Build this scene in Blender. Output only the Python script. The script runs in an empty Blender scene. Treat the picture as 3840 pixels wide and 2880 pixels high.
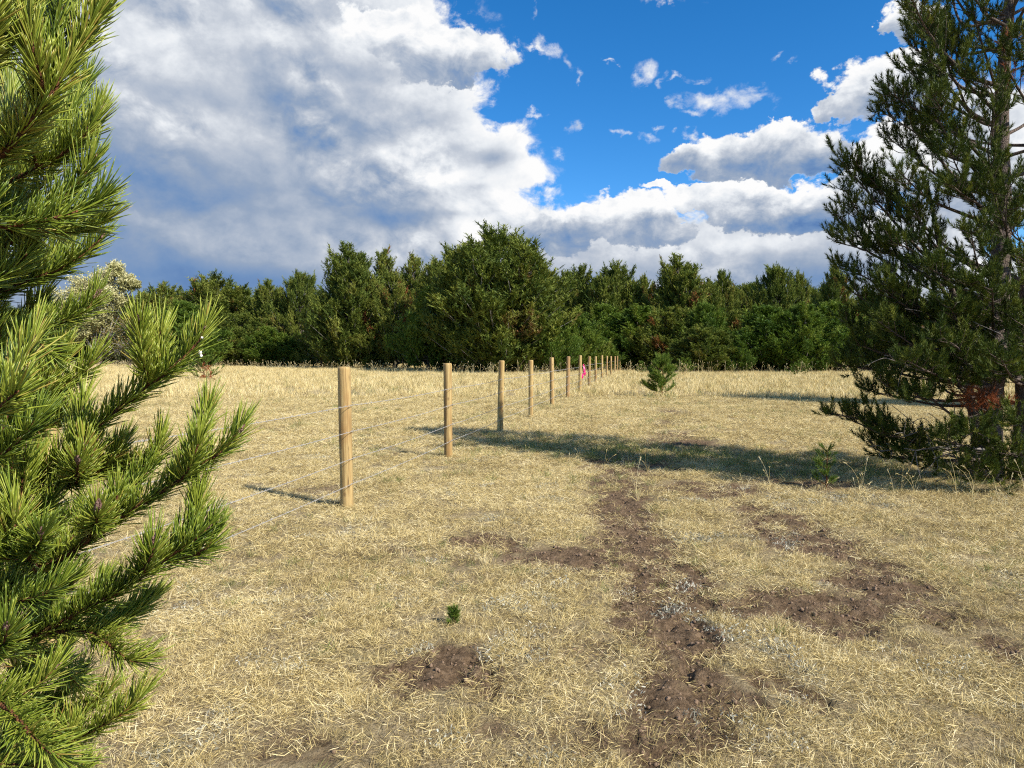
import bpy, math
import numpy as np
from mathutils import Vector

RNG = np.random.default_rng(7)
SC = bpy.context.scene
COL = SC.collection

# ------------------------------------------------------------------ camera, light, sky
FPX, CX, CY = 2662.0, 1920.0, 1440.0          # focal length / centre of the 3840x2880 frame
CAM_H = 1.5
PITCH = math.atan(110.0 / FPX)
SUN_AZ, SUN_EL = math.radians(127.0), math.radians(38.5)
SUN_STRENGTH, SKY_STRENGTH = 5.0, 0.10

cam_d = bpy.data.cameras.new('camera')
cam_d.sensor_fit = 'HORIZONTAL'
cam_d.angle = 2 * math.atan(1920.0 / FPX)
cam_d.clip_start, cam_d.clip_end = 0.05, 5000
cam = bpy.data.objects.new('camera', cam_d)
COL.objects.link(cam)
cam.location = (0, 0, CAM_H)
cam.rotation_euler = (math.pi / 2 - PITCH, 0, 0)
SC.camera = cam


def ray(px, py):
    a, b = (px - CX) / FPX, -(py - CY) / FPX
    cp, sp = math.cos(PITCH), math.sin(PITCH)
    return np.array([a, cp + b * sp, -sp + b * cp])


def at(px, py, depth):
    d = ray(px, py)
    return np.array([0, 0, CAM_H]) + d * (depth / d[1])


def on_ground(px, py):
    d = ray(px, py)
    return d[:2] * (CAM_H / -d[2])


def azel(px, py):
    d = ray(px, py)
    d = d / np.linalg.norm(d)
    return math.degrees(math.atan2(d[0], d[1])), math.degrees(math.asin(d[2]))


sun_vec = Vector((math.sin(SUN_AZ) * math.cos(SUN_EL), math.cos(SUN_AZ) * math.cos(SUN_EL), math.sin(SUN_EL)))
sun_d = bpy.data.lights.new('sun', 'SUN')
sun_d.energy, sun_d.angle, sun_d.color = SUN_STRENGTH, math.radians(0.5), (1.0, 0.945, 0.86)
sun = bpy.data.objects.new('sun', sun_d)
sun.rotation_euler = sun_vec.to_track_quat('Z', 'Y').to_euler()
sun.location = (20, -20, 30)
COL.objects.link(sun)

vs = SC.view_settings
vs.view_transform, vs.look, vs.gamma, vs.exposure = 'Standard', 'None', 1.0, 0.72
vs.use_curve_mapping = False
SC.render.film_transparent = False
SC.cycles.use_denoising = False
SC.cycles.pixel_filter_type, SC.cycles.filter_width = 'BLACKMAN_HARRIS', 1.15
SC.cycles.max_bounces, SC.cycles.diffuse_bounces, SC.cycles.glossy_bounces, SC.cycles.transmission_bounces = 4, 2, 2, 3


class NT:
    """Tiny helper for writing node trees."""
    def __init__(self, tree):
        self.t, self.n, self.l = tree, tree.nodes, tree.links

    def new(self, typ, ins=None, **props):
        nd = self.n.new(typ)
        for k, v in props.items():
            setattr(nd, k, v)
        for k, v in (ins or {}).items():
            s = nd.inputs[k]
            if isinstance(v, bpy.types.NodeSocket):
                self.l.new(v, s)
            else:
                s.default_value = v
        return nd

    def fill(self, nd, ins):
        for k, v in ins.items():
            nd.inputs[k].default_value = v
        return nd

    def m(self, op, a, b=None, c=None, clamp=False):
        nd = self.n.new('ShaderNodeMath')
        nd.operation, nd.use_clamp = op, clamp
        for i, v in enumerate((a, b, c)):
            if v is None:
                continue
            if isinstance(v, bpy.types.NodeSocket):
                self.l.new(v, nd.inputs[i])
            else:
                nd.inputs[i].default_value = v
        return nd.outputs[0]

    def v(self, op, a, b=None, c=None):
        nd = self.n.new('ShaderNodeVectorMath')
        nd.operation = op
        for i, x in enumerate((a, b, c)):
            if x is None:
                continue
            if isinstance(x, bpy.types.NodeSocket):
                self.l.new(x, nd.inputs[i])
            else:
                nd.inputs[i].default_value = x
        return nd.outputs['Value'] if op in ('LENGTH', 'DOT_PRODUCT', 'DISTANCE') else nd.outputs[0]

    def noise(self, vec, scale, detail=4, rough=0.5, dist=0.0, out=0, dim='3D'):
        nd = self.n.new('ShaderNodeTexNoise')
        nd.noise_dimensions = dim
        nd = self.fill(nd, {'Scale': scale, 'Detail': detail, 'Roughness': rough, 'Distortion': dist})
        if vec is not None:
            self.l.new(vec, nd.inputs['Vector'])
        return nd.outputs[out]

    def ramp(self, fac, stops, interp='LINEAR'):
        nd = self.n.new('ShaderNodeValToRGB')
        cr = nd.color_ramp
        cr.interpolation = interp
        while len(cr.elements) < len(stops):
            cr.elements.new(0.5)
        for e, (p, c) in zip(cr.elements, stops):
            e.position = p
            e.color = (*c, 1)
        self.l.new(fac, nd.inputs[0])
        return nd.outputs[0]

    def mix(self, fac, a, b, blend='MIX'):
        nd = self.n.new('ShaderNodeMix')
        nd.data_type, nd.blend_type, nd.clamp_factor = 'RGBA', blend, True
        for i, x in ((0, fac), (6, a), (7, b)):
            if isinstance(x, bpy.types.NodeSocket):
                self.l.new(x, nd.inputs[i])
            elif i == 0:
                nd.inputs[i].default_value = x
            else:
                nd.inputs[i].default_value = (*x, 1)
        return nd.outputs[2]

    def smooth(self, x, lo, hi):
        nd = self.new('ShaderNodeMapRange', {1: lo, 2: hi, 3: 0.0, 4: 1.0}, interpolation_type='SMOOTHSTEP')
        self.l.new(x, nd.inputs[0])
        return nd.outputs[0]


# cloud bodies: centre and half-size seen from the camera (turned into azimuth / elevation), weight
CLOUDS = [
    # the great bank on the left
    (560, 420, 1000, 620, 1.25), (900, 1050, 1200, 520, 1.25), (1250, 330, 560, 480, 1.15), (1500, 640, 480, 360, 1.1),
    (1660, 185, 290, 125, 1.0), (1810, 215, 140, 75, 0.95), (1720, 310, 110, 60, 0.8), (1250, 60, 260, 150, 1.0),
    (1790, 560, 230, 170, 0.9), (1700, 860, 360, 260, 1.1), (1880, 760, 200, 130, 0.9),
    (100, 200, 500, 700, 1.2),
    # torn scraps beside it
    (2010, 165, 50, 40, 0.72), (2075, 180, 60, 42, 0.72), (2130, 250, 44, 80, 0.79), (2150, 320, 30, 40, 0.67), (2160, 490, 40, 42, 0.92),
    (2000, 430, 60, 26, 0.62), (2080, 560, 80, 36, 0.67), (2060, 20, 30, 60, 0.52),
    # the white line along the horizon and what is below it
    (2190, 810, 170, 85, 1.0), (2370, 830, 190, 95, 1.0), (2250, 1000, 760, 200, 1.25), (2750, 1010, 600, 200, 1.2), (2300, 1250, 1900, 240, 1.4),
    (3200, 950, 520, 200, 1.1), (1980, 920, 300, 150, 0.95),
    (2480, 5, 110, 26, 0.9), (3700, 600, 260, 300, 1.0),
    # wisps across the blue
    (2400, 285, 66, 50, 0.73), (2490, 320, 40, 50, 0.62), (2560, 390, 60, 40, 0.62), (2700, 365, 110, 56, 0.79), (2850, 375, 110, 46, 0.87), (2650, 292, 76, 30, 0.72), (2560, 290, 36, 24, 0.62),
    (2620, 425, 80, 36, 0.67), (2290, 495, 56, 28, 0.69), (2400, 505, 66, 38, 0.69), (2450, 465, 70, 26, 0.62), (2545, 500, 44, 24, 0.67),
    (2640, 500, 54, 30, 0.62), (2955, 190, 40, 24, 0.67), (3055, 215, 40, 36, 0.55), (2300, 240, 34, 16, 0.67), (3190, 520, 60, 18, 0.72), (3130, 470, 70, 24, 0.67),
]
# heaped clouds with a flat shaded base, far ones first: bodies, then the heights of crest and base in the photograph
HEAPS = [
    ([(1660, 195, 300, 120, 1.0), (1800, 225, 130, 75, .95), (1500, 120, 200, 110, 1.0), (1730, 300, 110, 50, .8)], 20, 380),
    ([(2170, 830, 150, 85, 1.0), (2330, 800, 150, 80, 1.05), (2460, 850, 150, 70, 1.0), (2050, 880, 150, 70, .9)], 730, 930),
    ([(2480, 705, 110, 30, .85), (2640, 740, 190, 56, 1.0), (2800, 770, 230, 78, 1.05), (2980, 790, 220, 84, 1.1), (3140, 800, 160, 70, 1.0)], 685, 880),
    ([(3350, 560, 170, 110, 1.05), (3300, 680, 160, 110, 1.0)], 480, 820),
    ([(3250, 330, 170, 110, 1.1), (3340, 265, 150, 80, 1.0), (3140, 385, 96, 60, .9), (3420, 350, 160, 110, 1.0)], 190, 490),
    ([(3420, 60, 120, 90, 1.05), (3320, 90, 60, 56, .85)], -60, 190),
    ([(2610, 600, 150, 50, .95), (2790, 590, 180, 95, 1.05), (2950, 545, 170, 100, 1.1), (2950, 480, 95, 52, 1.0), (3060, 620, 130, 76, 1.05), (2880, 650, 220, 50, 1.0)], 430, 705),
]
# slow changes of brightness inside the banks: centre, half-size, amount
TONES = [
    (1250, 170, 240, 80, .12), (1500, 330, 260, 60, .10), (700, 130, 260, 60, .10), (1650, 640, 200, 70, .08),
    (560, 900, 760, 270, -0.26), (950, 1070, 700, 100, -0.34), (1000, 760, 420, 150, -0.10), (1430, 815, 220, 52, -0.28), (500, 640, 420, 90, -.08), (1000, 300, 300, 120, -0.10), (560, 330, 330, 60, -0.14), (1350, 330, 150, 110, -0.10), (650, 60, 300, 70, -0.08), (1250, 20, 120, 50, -0.18),
    (600, 210, 240, 90, 0.10), (720, 480, 420, 80, 0.10), (1620, 500, 280, 130, 0.08), (1840, 740, 190, 110, 0.24), (1780, 880, 150, 60, 0.16),
    (1850, 590, 70, 36, -0.35), (1700, 800, 110, 20, -0.2), (1800, 700, 60, 20, -.15), (2650, 920, 420, 40, 0.16), (2450, 1010, 500, 60, -0.06), (2350, 930, 200, 30, -.10),
    (3000, 1050, 300, 100, -0.26), (900, 960, 260, 60, 0.06), (2740, 960, 200, 30, -0.08), (700, 500, 800, 450, -0.05),
]


def deg_ellipse(c):
    az, el = azel(c[0], c[1])
    ra = abs(azel(c[0] + c[2], c[1])[0] - azel(c[0] - c[2], c[1])[0]) / 2
    re = abs(azel(c[0], c[1] + c[3])[1] - azel(c[0], c[1] - c[3])[1]) / 2
    return az, el, max(ra, .1), max(re, .1)


def cloud_group(name, bodies):
    g = bpy.data.node_groups.new(name, 'ShaderNodeTree')
    g.interface.new_socket('P', in_out='INPUT', socket_type='NodeSocketVector')
    g.interface.new_socket('Field', in_out='OUTPUT', socket_type='NodeSocketFloat')
    g.interface.new_socket('Fine', in_out='OUTPUT', socket_type='NodeSocketFloat')
    g.interface.new_socket('Warp', in_out='OUTPUT', socket_type='NodeSocketVector')
    n = NT(g)
    gi = n.n.new('NodeGroupInput')
    go = n.n.new('NodeGroupOutput')
    p = gi.outputs[0]
    flat = n.v('MULTIPLY', p, (1.0, 1.35, 1.0))
    w1 = n.noise(flat, 0.17, 2, 0.55, out=1, dim='2D')
    w2 = n.noise(n.v('ADD', flat, (31.0, 7.0, 2.0)), 0.75, 4, 0.6, out=1, dim='2D')
    warp = n.v('MULTIPLY_ADD', n.v('SUBTRACT', w1, (.5, .5, .5)), (5.6, 3.2, 0), p)
    warp = n.v('MULTIPLY_ADD', n.v('SUBTRACT', w2, (.5, .5, .5)), (2.2, 1.7, 0), warp)
    acc = None
    for c in bodies:
        az, el, ra, re = deg_ellipse(c)
        k = min(2.2, max(0.8, 0.34 * min(ra, re)))          # alike slopes for large and small bodies
        q = n.v('MULTIPLY_ADD', warp, (k / ra, k / re, 0), (-az * k / ra, -el * k / re, 0))
        d = n.m('SUBTRACT', k * c[4], n.v('LENGTH', q))
        acc = d if acc is None else n.m('MAXIMUM', acc, d)
    # the sky beyond the photograph: the same broken cloud, by noise alone
    sep = n.new('ShaderNodeSeparateXYZ', {0: p})
    rest = n.m('MULTIPLY', n.m('SUBTRACT', n.noise(n.v('ADD', flat, (90., 40., 0.)), 0.045, 3, 0.5, dim='2D'), 0.555), 6.0)
    side = n.smooth(n.m('ABSOLUTE', sep.outputs[0]), 37.0, 46.0)
    up = n.smooth(sep.outputs[1], 29.0, 37.0)
    rest = n.m('MULTIPLY_ADD', n.m('SUBTRACT', n.m('MAXIMUM', side, up), 1.0), 3.0, rest)
    acc = n.m('SMOOTH_MAX', acc, rest, 0.3)
    acc = n.m('MAXIMUM', n.m('MINIMUM', acc, 2.4), -1.0)
    f = n.noise(flat, 0.30, 10, 0.62, 0.3, dim='2D')
    vo = n.new('ShaderNodeTexVoronoi', {'Vector': n.v('MULTIPLY_ADD', n.v('SUBTRACT', w2, (.5, .5, .5)), (1.2, 1.2, 0), flat), 'Scale': 0.42, 'Detail': 1.5, 'Roughness': 0.55,
                                        'Smoothness': 0.35}, voronoi_dimensions='2D', feature='SMOOTH_F1', normalize=True)
    puff = n.m('SUBTRACT', 0.42, vo.outputs['Distance'])
    fine = n.m('ADD', n.m('MULTIPLY', n.m('SUBTRACT', f, 0.5), 1.15), n.m('MULTIPLY', puff, 0.55))
    n.l.new(acc, go.inputs[0])
    n.l.new(fine, go.inputs[1])
    n.l.new(warp, go.inputs[2])
    return g


def build_world():
    w = bpy.data.worlds.new('World')
    SC.world = w
    w.use_nodes = True
    w.cycles.sampling_method = 'NONE'
    n = NT(w.node_tree)
    n.n.clear()
    out = n.n.new('ShaderNodeOutputWorld')
    bg = n.n.new('ShaderNodeBackground')
    n.l.new(bg.outputs[0], out.inputs[0])
    bg.inputs[1].default_value = SKY_STRENGTH
    sky = n.n.new('ShaderNodeTexSky')
    sky.sky_type = 'NISHITA'
    sky.sun_disc = False
    sky.sun_elevation, sky.sun_rotation = SUN_EL, SUN_AZ
    sky.altitude, sky.air_density, sky.dust_density, sky.ozone_density = 2000, 1.0, 0.0, 4.0
    hs = n.new('ShaderNodeHueSaturation', {'Saturation': 1.3, 'Value': 1.18, 'Color': sky.outputs[0]})
    tc = n.n.new('ShaderNodeTexCoord')
    sp = n.new('ShaderNodeSeparateXYZ', {0: n.v('NORMALIZE', tc.outputs['Generated'])})
    az = n.m('MULTIPLY', n.m('ARCTAN2', sp.outputs[0], sp.outputs[1]), 180 / math.pi)
    el = n.m('MULTIPLY', n.m('ARCSINE', sp.outputs[2]), 180 / math.pi)
    p = n.new('ShaderNodeCombineXYZ', {0: az, 1: el, 2: 0.0}).outputs[0]
    g0 = cloud_group('cloud_field', CLOUDS)
    g1 = cloud_group('cloud_field_large', [c for c in CLOUDS if min(c[2], c[3]) > 60])

    def field(vec, g):
        nd = n.n.new('ShaderNodeGroup')
        nd.node_tree = g
        n.l.new(vec, nd.inputs[0])
        return nd.outputs
    d0, f0, wp = field(p, g0)
    d1, f1, _ = field(n.v('ADD', p, (0.8, 1.15, 0)), g1)      # a step towards the sun: lit crests, shaded undersides
    tone = None
    for c in TONES:
        a, e, ra, re = deg_ellipse(c)
        q = n.v('MULTIPLY_ADD', p, (1 / ra, 1 / re, 0), (-a / ra, -e / re, 0))
        gq = n.m('EXPONENT', n.m('MULTIPLY', n.v('DOT_PRODUCT', q, q), -1.1))
        tone = n.m('MULTIPLY', gq, c[4]) if tone is None else n.m('MULTIPLY_ADD', gq, c[4], tone)
    # broad streaks running down to the right through the banks, and patches of rougher and smoother cloud
    rot = n.new('ShaderNodeVectorRotate', {'Vector': p, 'Angle': math.radians(24)}, rotation_type='Z_AXIS').outputs[0]
    streak = n.noise(n.v('MULTIPLY', rot, (.055, .17, 1)), 1.0, 5, .55, .6, dim='2D')
    rough = n.smooth(n.noise(n.v('MULTIPLY', rot, (.10, .17, 1)), 1.0, 2, .5, dim='2D'), .40, .66)
    calm = n.m('MINIMUM', n.m('MAXIMUM', n.m('MULTIPLY_ADD', tone, 2.6, 1.05), 0.06), 1.0)   # the rain-dark parts are smooth
    calm0 = calm
    calm = n.m('MULTIPLY', calm, n.m('MULTIPLY_ADD', rough, .75, .30))
    shape = n.m('MINIMUM', n.m('MAXIMUM', n.m('SUBTRACT', d0, d1), -.5), .6)
    relief = n.m('MULTIPLY', n.m('SUBTRACT', f0, f1), calm)
    dens = n.m('MULTIPLY_ADD', f0, n.m('SUBTRACT', 1.0, n.m('MULTIPLY', n.smooth(d0, .5, 1.4), .3)), d0)
    scrap = n.smooth(d1, -.15, -.75)            # small loose scraps are thin and ragged
    dens = n.m('MULTIPLY_ADD', n.m('MULTIPLY', f0, scrap), .55, dens)
    alpha = n.smooth(n.m('DIVIDE', dens, n.m('MULTIPLY_ADD', scrap, .75, .36)), 0.0, 1.0)
    body = n.smooth(dens, 0.1, 1.0)
    light = n.m('MULTIPLY_ADD', shape, 0.36, 0.80)
    light = n.m('MULTIPLY_ADD', relief, 0.58, light)
    light = n.m('MULTIPLY_ADD', body, -0.18, light)
    light = n.m('MULTIPLY_ADD', n.m('MULTIPLY', n.m('SUBTRACT', streak, .5), n.m('MULTIPLY_ADD', calm0, .7, .3)), 0.54, light)
    light = n.m('MULTIPLY_ADD', n.m('MULTIPLY', f0, calm), 0.22, light)
    light = n.m('ADD', light, tone, clamp=True)
    wel = n.new('ShaderNodeSeparateXYZ', {0: wp}).outputs[1]
    crisp = n.m('SUBTRACT', f0, f1)
    hel = n.m('MULTIPLY_ADD', f0, .9, n.m('MULTIPLY_ADD', wel, .7, n.m('MULTIPLY', el, .3)))
    for bodies, ytop, ybase in HEAPS:
        acc = None
        for c in bodies:
            a_, e_, ra, re = deg_ellipse(c)
            q = n.v('MULTIPLY_ADD', wp, (1 / ra, 1 / re, 0), (-a_ / ra, -e_ / re, 0))
            d = n.m('SUBTRACT', c[4], n.v('LENGTH', q))
            acc = d if acc is None else n.m('MAXIMUM', acc, d)
        dn = n.m('MULTIPLY_ADD', f0, .62, acc)
        a = n.smooth(dn, 0.0, .20)
        e1, e0 = azel(bodies[0][0], ytop)[1], azel(bodies[0][0], ybase)[1]
        t = n.m('MULTIPLY_ADD', hel, 1 / (e1 - e0), -e0 / (e1 - e0))
        hl = n.m('MULTIPLY_ADD', n.smooth(t, .08, .80), .66, .31)
        hl = n.m('MULTIPLY_ADD', crisp, .55, hl)
        hl = n.m('MULTIPLY_ADD', n.smooth(dn, .5, .0), .10, hl, clamp=True)
        light = n.m('MULTIPLY_ADD', n.m('SUBTRACT', hl, light), a, light)
        alpha = n.m('MAXIMUM', alpha, a)
    k = 1.0 / SKY_STRENGTH
    cc = n.ramp(light, [(0.0, (.050, .115, .27)), (0.20, (.105, .178, .315)), (0.42, (.19, .24, .325)), (0.66, (.33, .36, .41)), (0.86, (.50, .52, .545)), (1.0, (.60, .60, .60))])
    cc = n.v('MULTIPLY', cc, (k, k, k))
    fin = n.mix(alpha, hs.outputs[0], cc)
    n.l.new(fin, bg.inputs[0])


build_world()

# ------------------------------------------------------------------ mesh and object helpers


def mesh_np(name, V, F, mat=None, smooth=False, tint=None):
    """triangle mesh from arrays; tint = one number per vertex for the material to vary by"""
    me = bpy.data.meshes.new(name)
    V = np.asarray(V, dtype=np.float32)
    F = np.asarray(F, dtype=np.int32)
    me.vertices.add(len(V))
    me.vertices.foreach_set('co', V.ravel())
    k = F.shape[1]
    me.loops.add(F.size)
    me.loops.foreach_set('vertex_index', F.ravel())
    me.polygons.add(len(F))
    me.polygons.foreach_set('loop_start', np.arange(0, F.size, k, dtype=np.int32))
    me.polygons.foreach_set('loop_total', np.full(len(F), k, dtype=np.int32))
    if smooth:
        me.polygons.foreach_set('use_smooth', np.ones(len(F), dtype=bool))
    if tint is not None:
        a = me.attributes.new('tint', 'FLOAT', 'POINT')
        a.data.foreach_set('value', np.asarray(tint, dtype=np.float32))
    if mat:
        me.materials.append(mat)
    me.update(calc_edges=True)
    return me


def link(name, me, parent=None, loc=None, label=None, cat=None, group=None, kind=None):
    o = bpy.data.objects.new(name, me)
    COL.objects.link(o)
    if parent is not None:
        o.parent = parent
    if loc is not None:
        o.location = loc
    for k, v in (('label', label), ('category', cat), ('group', group), ('kind', kind)):
        if v:
            o[k] = v
    return o


class Bag:
    """collects triangles of one mesh"""
    def __init__(self):
        self.V, self.F, self.T, self.n = [], [], [], 0

    def add(self, V, F, t=0.5):
        V = np.asarray(V, float)
        self.V.append(V)
        self.F.append(np.asarray(F) + self.n)
        self.T.append(np.full(len(V), t) if np.isscalar(t) else np.asarray(t))
        self.n += len(V)

    def mesh(self, name, mat, smooth=False):
        if not self.V:
            return None
        return mesh_np(name, np.concatenate(self.V), np.concatenate(self.F), mat, smooth, np.concatenate(self.T))


def unit(a):
    a = np.asarray(a, float)
    return a / np.maximum(np.linalg.norm(a, axis=-1, keepdims=True), 1e-9)


def spline(P, step):
    """Catmull-Rom through the points, resampled at about `step`"""
    P = np.asarray(P, float)
    if len(P) < 3:
        n = max(2, int(np.linalg.norm(P[-1] - P[0]) / step) + 1)
        return P[0] + (P[-1] - P[0]) * np.linspace(0, 1, n)[:, None]
    Q = np.vstack([2 * P[0] - P[1], P, 2 * P[-1] - P[-2]])
    out = []
    for i in range(1, len(Q) - 2):
        n = max(2, int(np.linalg.norm(Q[i + 1] - Q[i]) / step) + 1)
        t = np.linspace(0, 1, n, endpoint=False)[:, None]
        a, b, c, d = Q[i - 1], Q[i], Q[i + 1], Q[i + 2]
        out.append(.5 * ((2 * b) + (c - a) * t + (2 * a - 5 * b + 4 * c - d) * t ** 2 + (3 * b - a - 3 * c + d) * t ** 3))
    out.append(P[-1:])
    return np.vstack(out)


def tube(P, R, sides=6, cap=True):
    P = np.asarray(P, float)
    R = np.broadcast_to(np.asarray(R, float), (len(P),))
    T = unit(np.gradient(P, axis=0))
    ref = np.array([0, 0, 1.]) if abs(T[0][2]) < .9 else np.array([1., 0, 0])
    U = unit(np.cross(T, ref))
    W = np.cross(T, U)
    ang = np.linspace(0, 2 * np.pi, sides, endpoint=False)
    ring = (U[:, None] * np.cos(ang)[None, :, None] + W[:, None] * np.sin(ang)[None, :, None]) * R[:, None, None]
    V = (P[:, None] + ring).reshape(-1, 3)
    i = np.arange(len(P) - 1)[:, None] * sides
    j = np.arange(sides)[None]
    a, b = i + j, i + (j + 1) % sides
    F = np.concatenate([np.stack([a, b, b + sides], -1).reshape(-1, 3), np.stack([a, b + sides, a + sides], -1).reshape(-1, 3)])
    if cap:
        V = np.vstack([V, P[-1], P[0]])
        e = (len(P) - 1) * sides
        jj = np.arange(sides)
        F = np.vstack([F, np.stack([e + jj, e + (jj + 1) % sides, np.full(sides, len(V) - 2)], -1),
                       np.stack([(jj + 1) % sides, jj, np.full(sides, len(V) - 1)], -1)])
    return V, F


def lathe(prof, sides=10, origin=(0, 0, 0), axis=(0, 0, 1)):
    """profile = list of (height, radius) round an axis"""
    prof = np.asarray(prof, float)
    ax = unit(axis)
    P = np.asarray(origin) + prof[:, :1] * ax
    ref = np.array([0, 0, 1.]) if abs(ax[2]) < .9 else np.array([1., 0, 0])
    U = unit(np.cross(ax, ref))
    W = np.cross(ax, U)
    ang = np.linspace(0, 2 * np.pi, sides, endpoint=False)
    ring = (U[None] * np.cos(ang)[:, None] + W[None] * np.sin(ang)[:, None])
    V = (P[:, None] + ring[None] * prof[:, 1][:, None, None]).reshape(-1, 3)
    i = np.arange(len(P) - 1)[:, None] * sides
    j = np.arange(sides)[None]
    a, b = i + j, i + (j + 1) % sides
    F = np.concatenate([np.stack([a, b, b + sides], -1).reshape(-1, 3), np.stack([a, b + sides, a + sides], -1).reshape(-1, 3)])
    return V, F


def rand_perp(D):
    r = RNG.normal(size=D.shape)
    return unit(np.cross(D, r))


def needle_prisms(B, D, L, W, bend):
    """long curved needles, three-sided, pointed"""
    N = len(B)
    U = rand_perp(D)
    X = np.cross(D, U)
    ts, rs = (0.0, 0.45, 0.85), (0.8, 1.0, 0.75)
    V = np.empty((N, 10, 3))
    for k, (t, r) in enumerate(zip(ts, rs)):
        c = B + D * (L * t)[:, None] + bend * (L * t * t)[:, None]
        for j in range(3):
            a = 2 * np.pi * j / 3
            V[:, k * 3 + j] = c + (U * math.cos(a) + X * math.sin(a)) * (W * .5 * r)[:, None]
    V[:, 9] = B + D * L[:, None] + bend * L[:, None]
    f = []
    for k in range(2):
        for j in range(3):
            a, b = k * 3 + j, k * 3 + (j + 1) % 3
            f += [(a, b, b + 3), (a, b + 3, a + 3)]
    f += [(6 + j, 6 + (j + 1) % 3, 9) for j in range(3)]
    F = (np.arange(N)[:, None, None] * 10 + np.array(f)[None]).reshape(-1, 3)
    return V.reshape(-1, 3), F, 10


def needle_strips(B, D, L, W, bend):
    """flat curved needles: two quads' worth of triangles"""
    N = len(B)
    U = rand_perp(D) * (W * .5)[:, None]
    V = np.empty((N, 5, 3))
    V[:, 0], V[:, 1] = B - U * .7, B + U * .7
    c = B + D * (L * .55)[:, None] + bend * (L * .3)[:, None]
    V[:, 2], V[:, 3] = c - U, c + U
    V[:, 4] = B + D * L[:, None] + bend * L[:, None]
    F = (np.arange(N)[:, None, None] * 5 + np.array([(0, 1, 3), (0, 3, 2), (2, 3, 4)])[None]).reshape(-1, 3)
    return V.reshape(-1, 3), F, 5


def needle_tris(B, D, L, W, bend):
    N = len(B)
    U = rand_perp(D) * (W * .5)[:, None]
    V = np.empty((N, 3, 3))
    V[:, 0], V[:, 1] = B - U, B + U
    V[:, 2] = B + D * L[:, None] + bend * L[:, None]
    F = np.arange(N * 3).reshape(-1, 3)
    return V.reshape(-1, 3), F, 3


def _perlin(x, y, seed):
    rs = np.random.default_rng(seed)
    g = rs.uniform(0, 2 * np.pi, 4096)
    perm = rs.permutation(4096)
    xi, yi = np.floor(x).astype(int), np.floor(y).astype(int)
    xf, yf = x - xi, y - yi

    def grad(ix, iy, dx, dy):
        a = g[perm[(ix + perm[iy & 4095]) & 4095]]
        return np.cos(a) * dx + np.sin(a) * dy
    u, v = xf ** 3 * (xf * (xf * 6 - 15) + 10), yf ** 3 * (yf * (yf * 6 - 15) + 10)
    a = grad(xi, yi, xf, yf) * (1 - u) + grad(xi + 1, yi, xf - 1, yf) * u
    b = grad(xi, yi + 1, xf, yf - 1) * (1 - u) + grad(xi + 1, yi + 1, xf - 1, yf - 1) * u
    return (a * (1 - v) + b * v) * 1.4


def fbm(x, y, scale, octaves=4, seed=0, rough=.5):
    s, amp, tot = 0, 1.0, 0
    for o in range(octaves):
        s = s + amp * _perlin(x * scale * 2 ** o + 17 * o, y * scale * 2 ** o - 31 * o, seed + o)
        tot += amp
        amp *= rough
    return s / tot


# ------------------------------------------------------------------ materials


def material(name):
    m = bpy.data.materials.new(name)
    m.use_nodes = True
    n = NT(m.node_tree)
    n.n.clear()
    out = n.n.new('ShaderNodeOutputMaterial')
    return m, n, out


def leafy(name, stops, rough=.5, trans=.3, spec=.35, pos_scale=.6, pos_amt=.35, obj_amt=.0, trans_tint=(1.1, 1.15, .6)):
    """leaf / needle / blade: colour by tint, a little by place, with light coming through"""
    m, n, out = material(name)
    at_ = n.new('ShaderNodeAttribute', attribute_name='tint')
    geo = n.n.new('ShaderNodeNewGeometry')
    f = at_.outputs['Fac']
    nz = n.noise(geo.outputs['Position'], pos_scale, 3, .55)
    f = n.m('MULTIPLY_ADD', n.m('SUBTRACT', nz, .5), pos_amt, f)
    if obj_amt:
        oi = n.n.new('ShaderNodeObjectInfo')
        f = n.m('MULTIPLY_ADD', n.m('SUBTRACT', oi.outputs['Random'], .5), obj_amt, f)
    c = n.ramp(f, stops)
    bs = n.new('ShaderNodeBsdfPrincipled', {'Base Color': c, 'Roughness': rough, 'Specular IOR Level': spec})
    tr = n.new('ShaderNodeBsdfTranslucent', {'Color': n.v('MULTIPLY', c, trans_tint)})
    mx = n.new('ShaderNodeMixShader', {0: trans, 1: bs.outputs[0], 2: tr.outputs[0]})
    n.l.new(mx.outputs[0], out.inputs[0])
    return m


def bark(name, c1, c2, scale=30, bump=.6, rough=.9):
    m, n, out = material(name)
    tc = n.n.new('ShaderNodeTexCoord')
    v = n.v('MULTIPLY', tc.outputs['Object'], (1, 1, .45))
    a = n.noise(v, scale, 6, .65)
    vo = n.new('ShaderNodeTexVoronoi', {'Vector': v, 'Scale': scale * .8}, feature='DISTANCE_TO_EDGE')
    crack = n.smooth(vo.outputs[0], 0.0, .18)
    c = n.ramp(a, [(.3, c1), (.7, c2)])
    c = n.mix(n.m('MULTIPLY', n.m('SUBTRACT', 1.0, crack), .6), c, tuple(x * .4 for x in c1))
    b = n.new('ShaderNodeBump', {'Strength': bump, 'Distance': .01, 'Height': n.m('ADD', a, crack)})
    bs = n.new('ShaderNodeBsdfPrincipled', {'Base Color': c, 'Roughness': rough, 'Specular IOR Level': .15, 'Normal': b.outputs[0]})
    n.l.new(bs.outputs[0], out.inputs[0])
    return m


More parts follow.
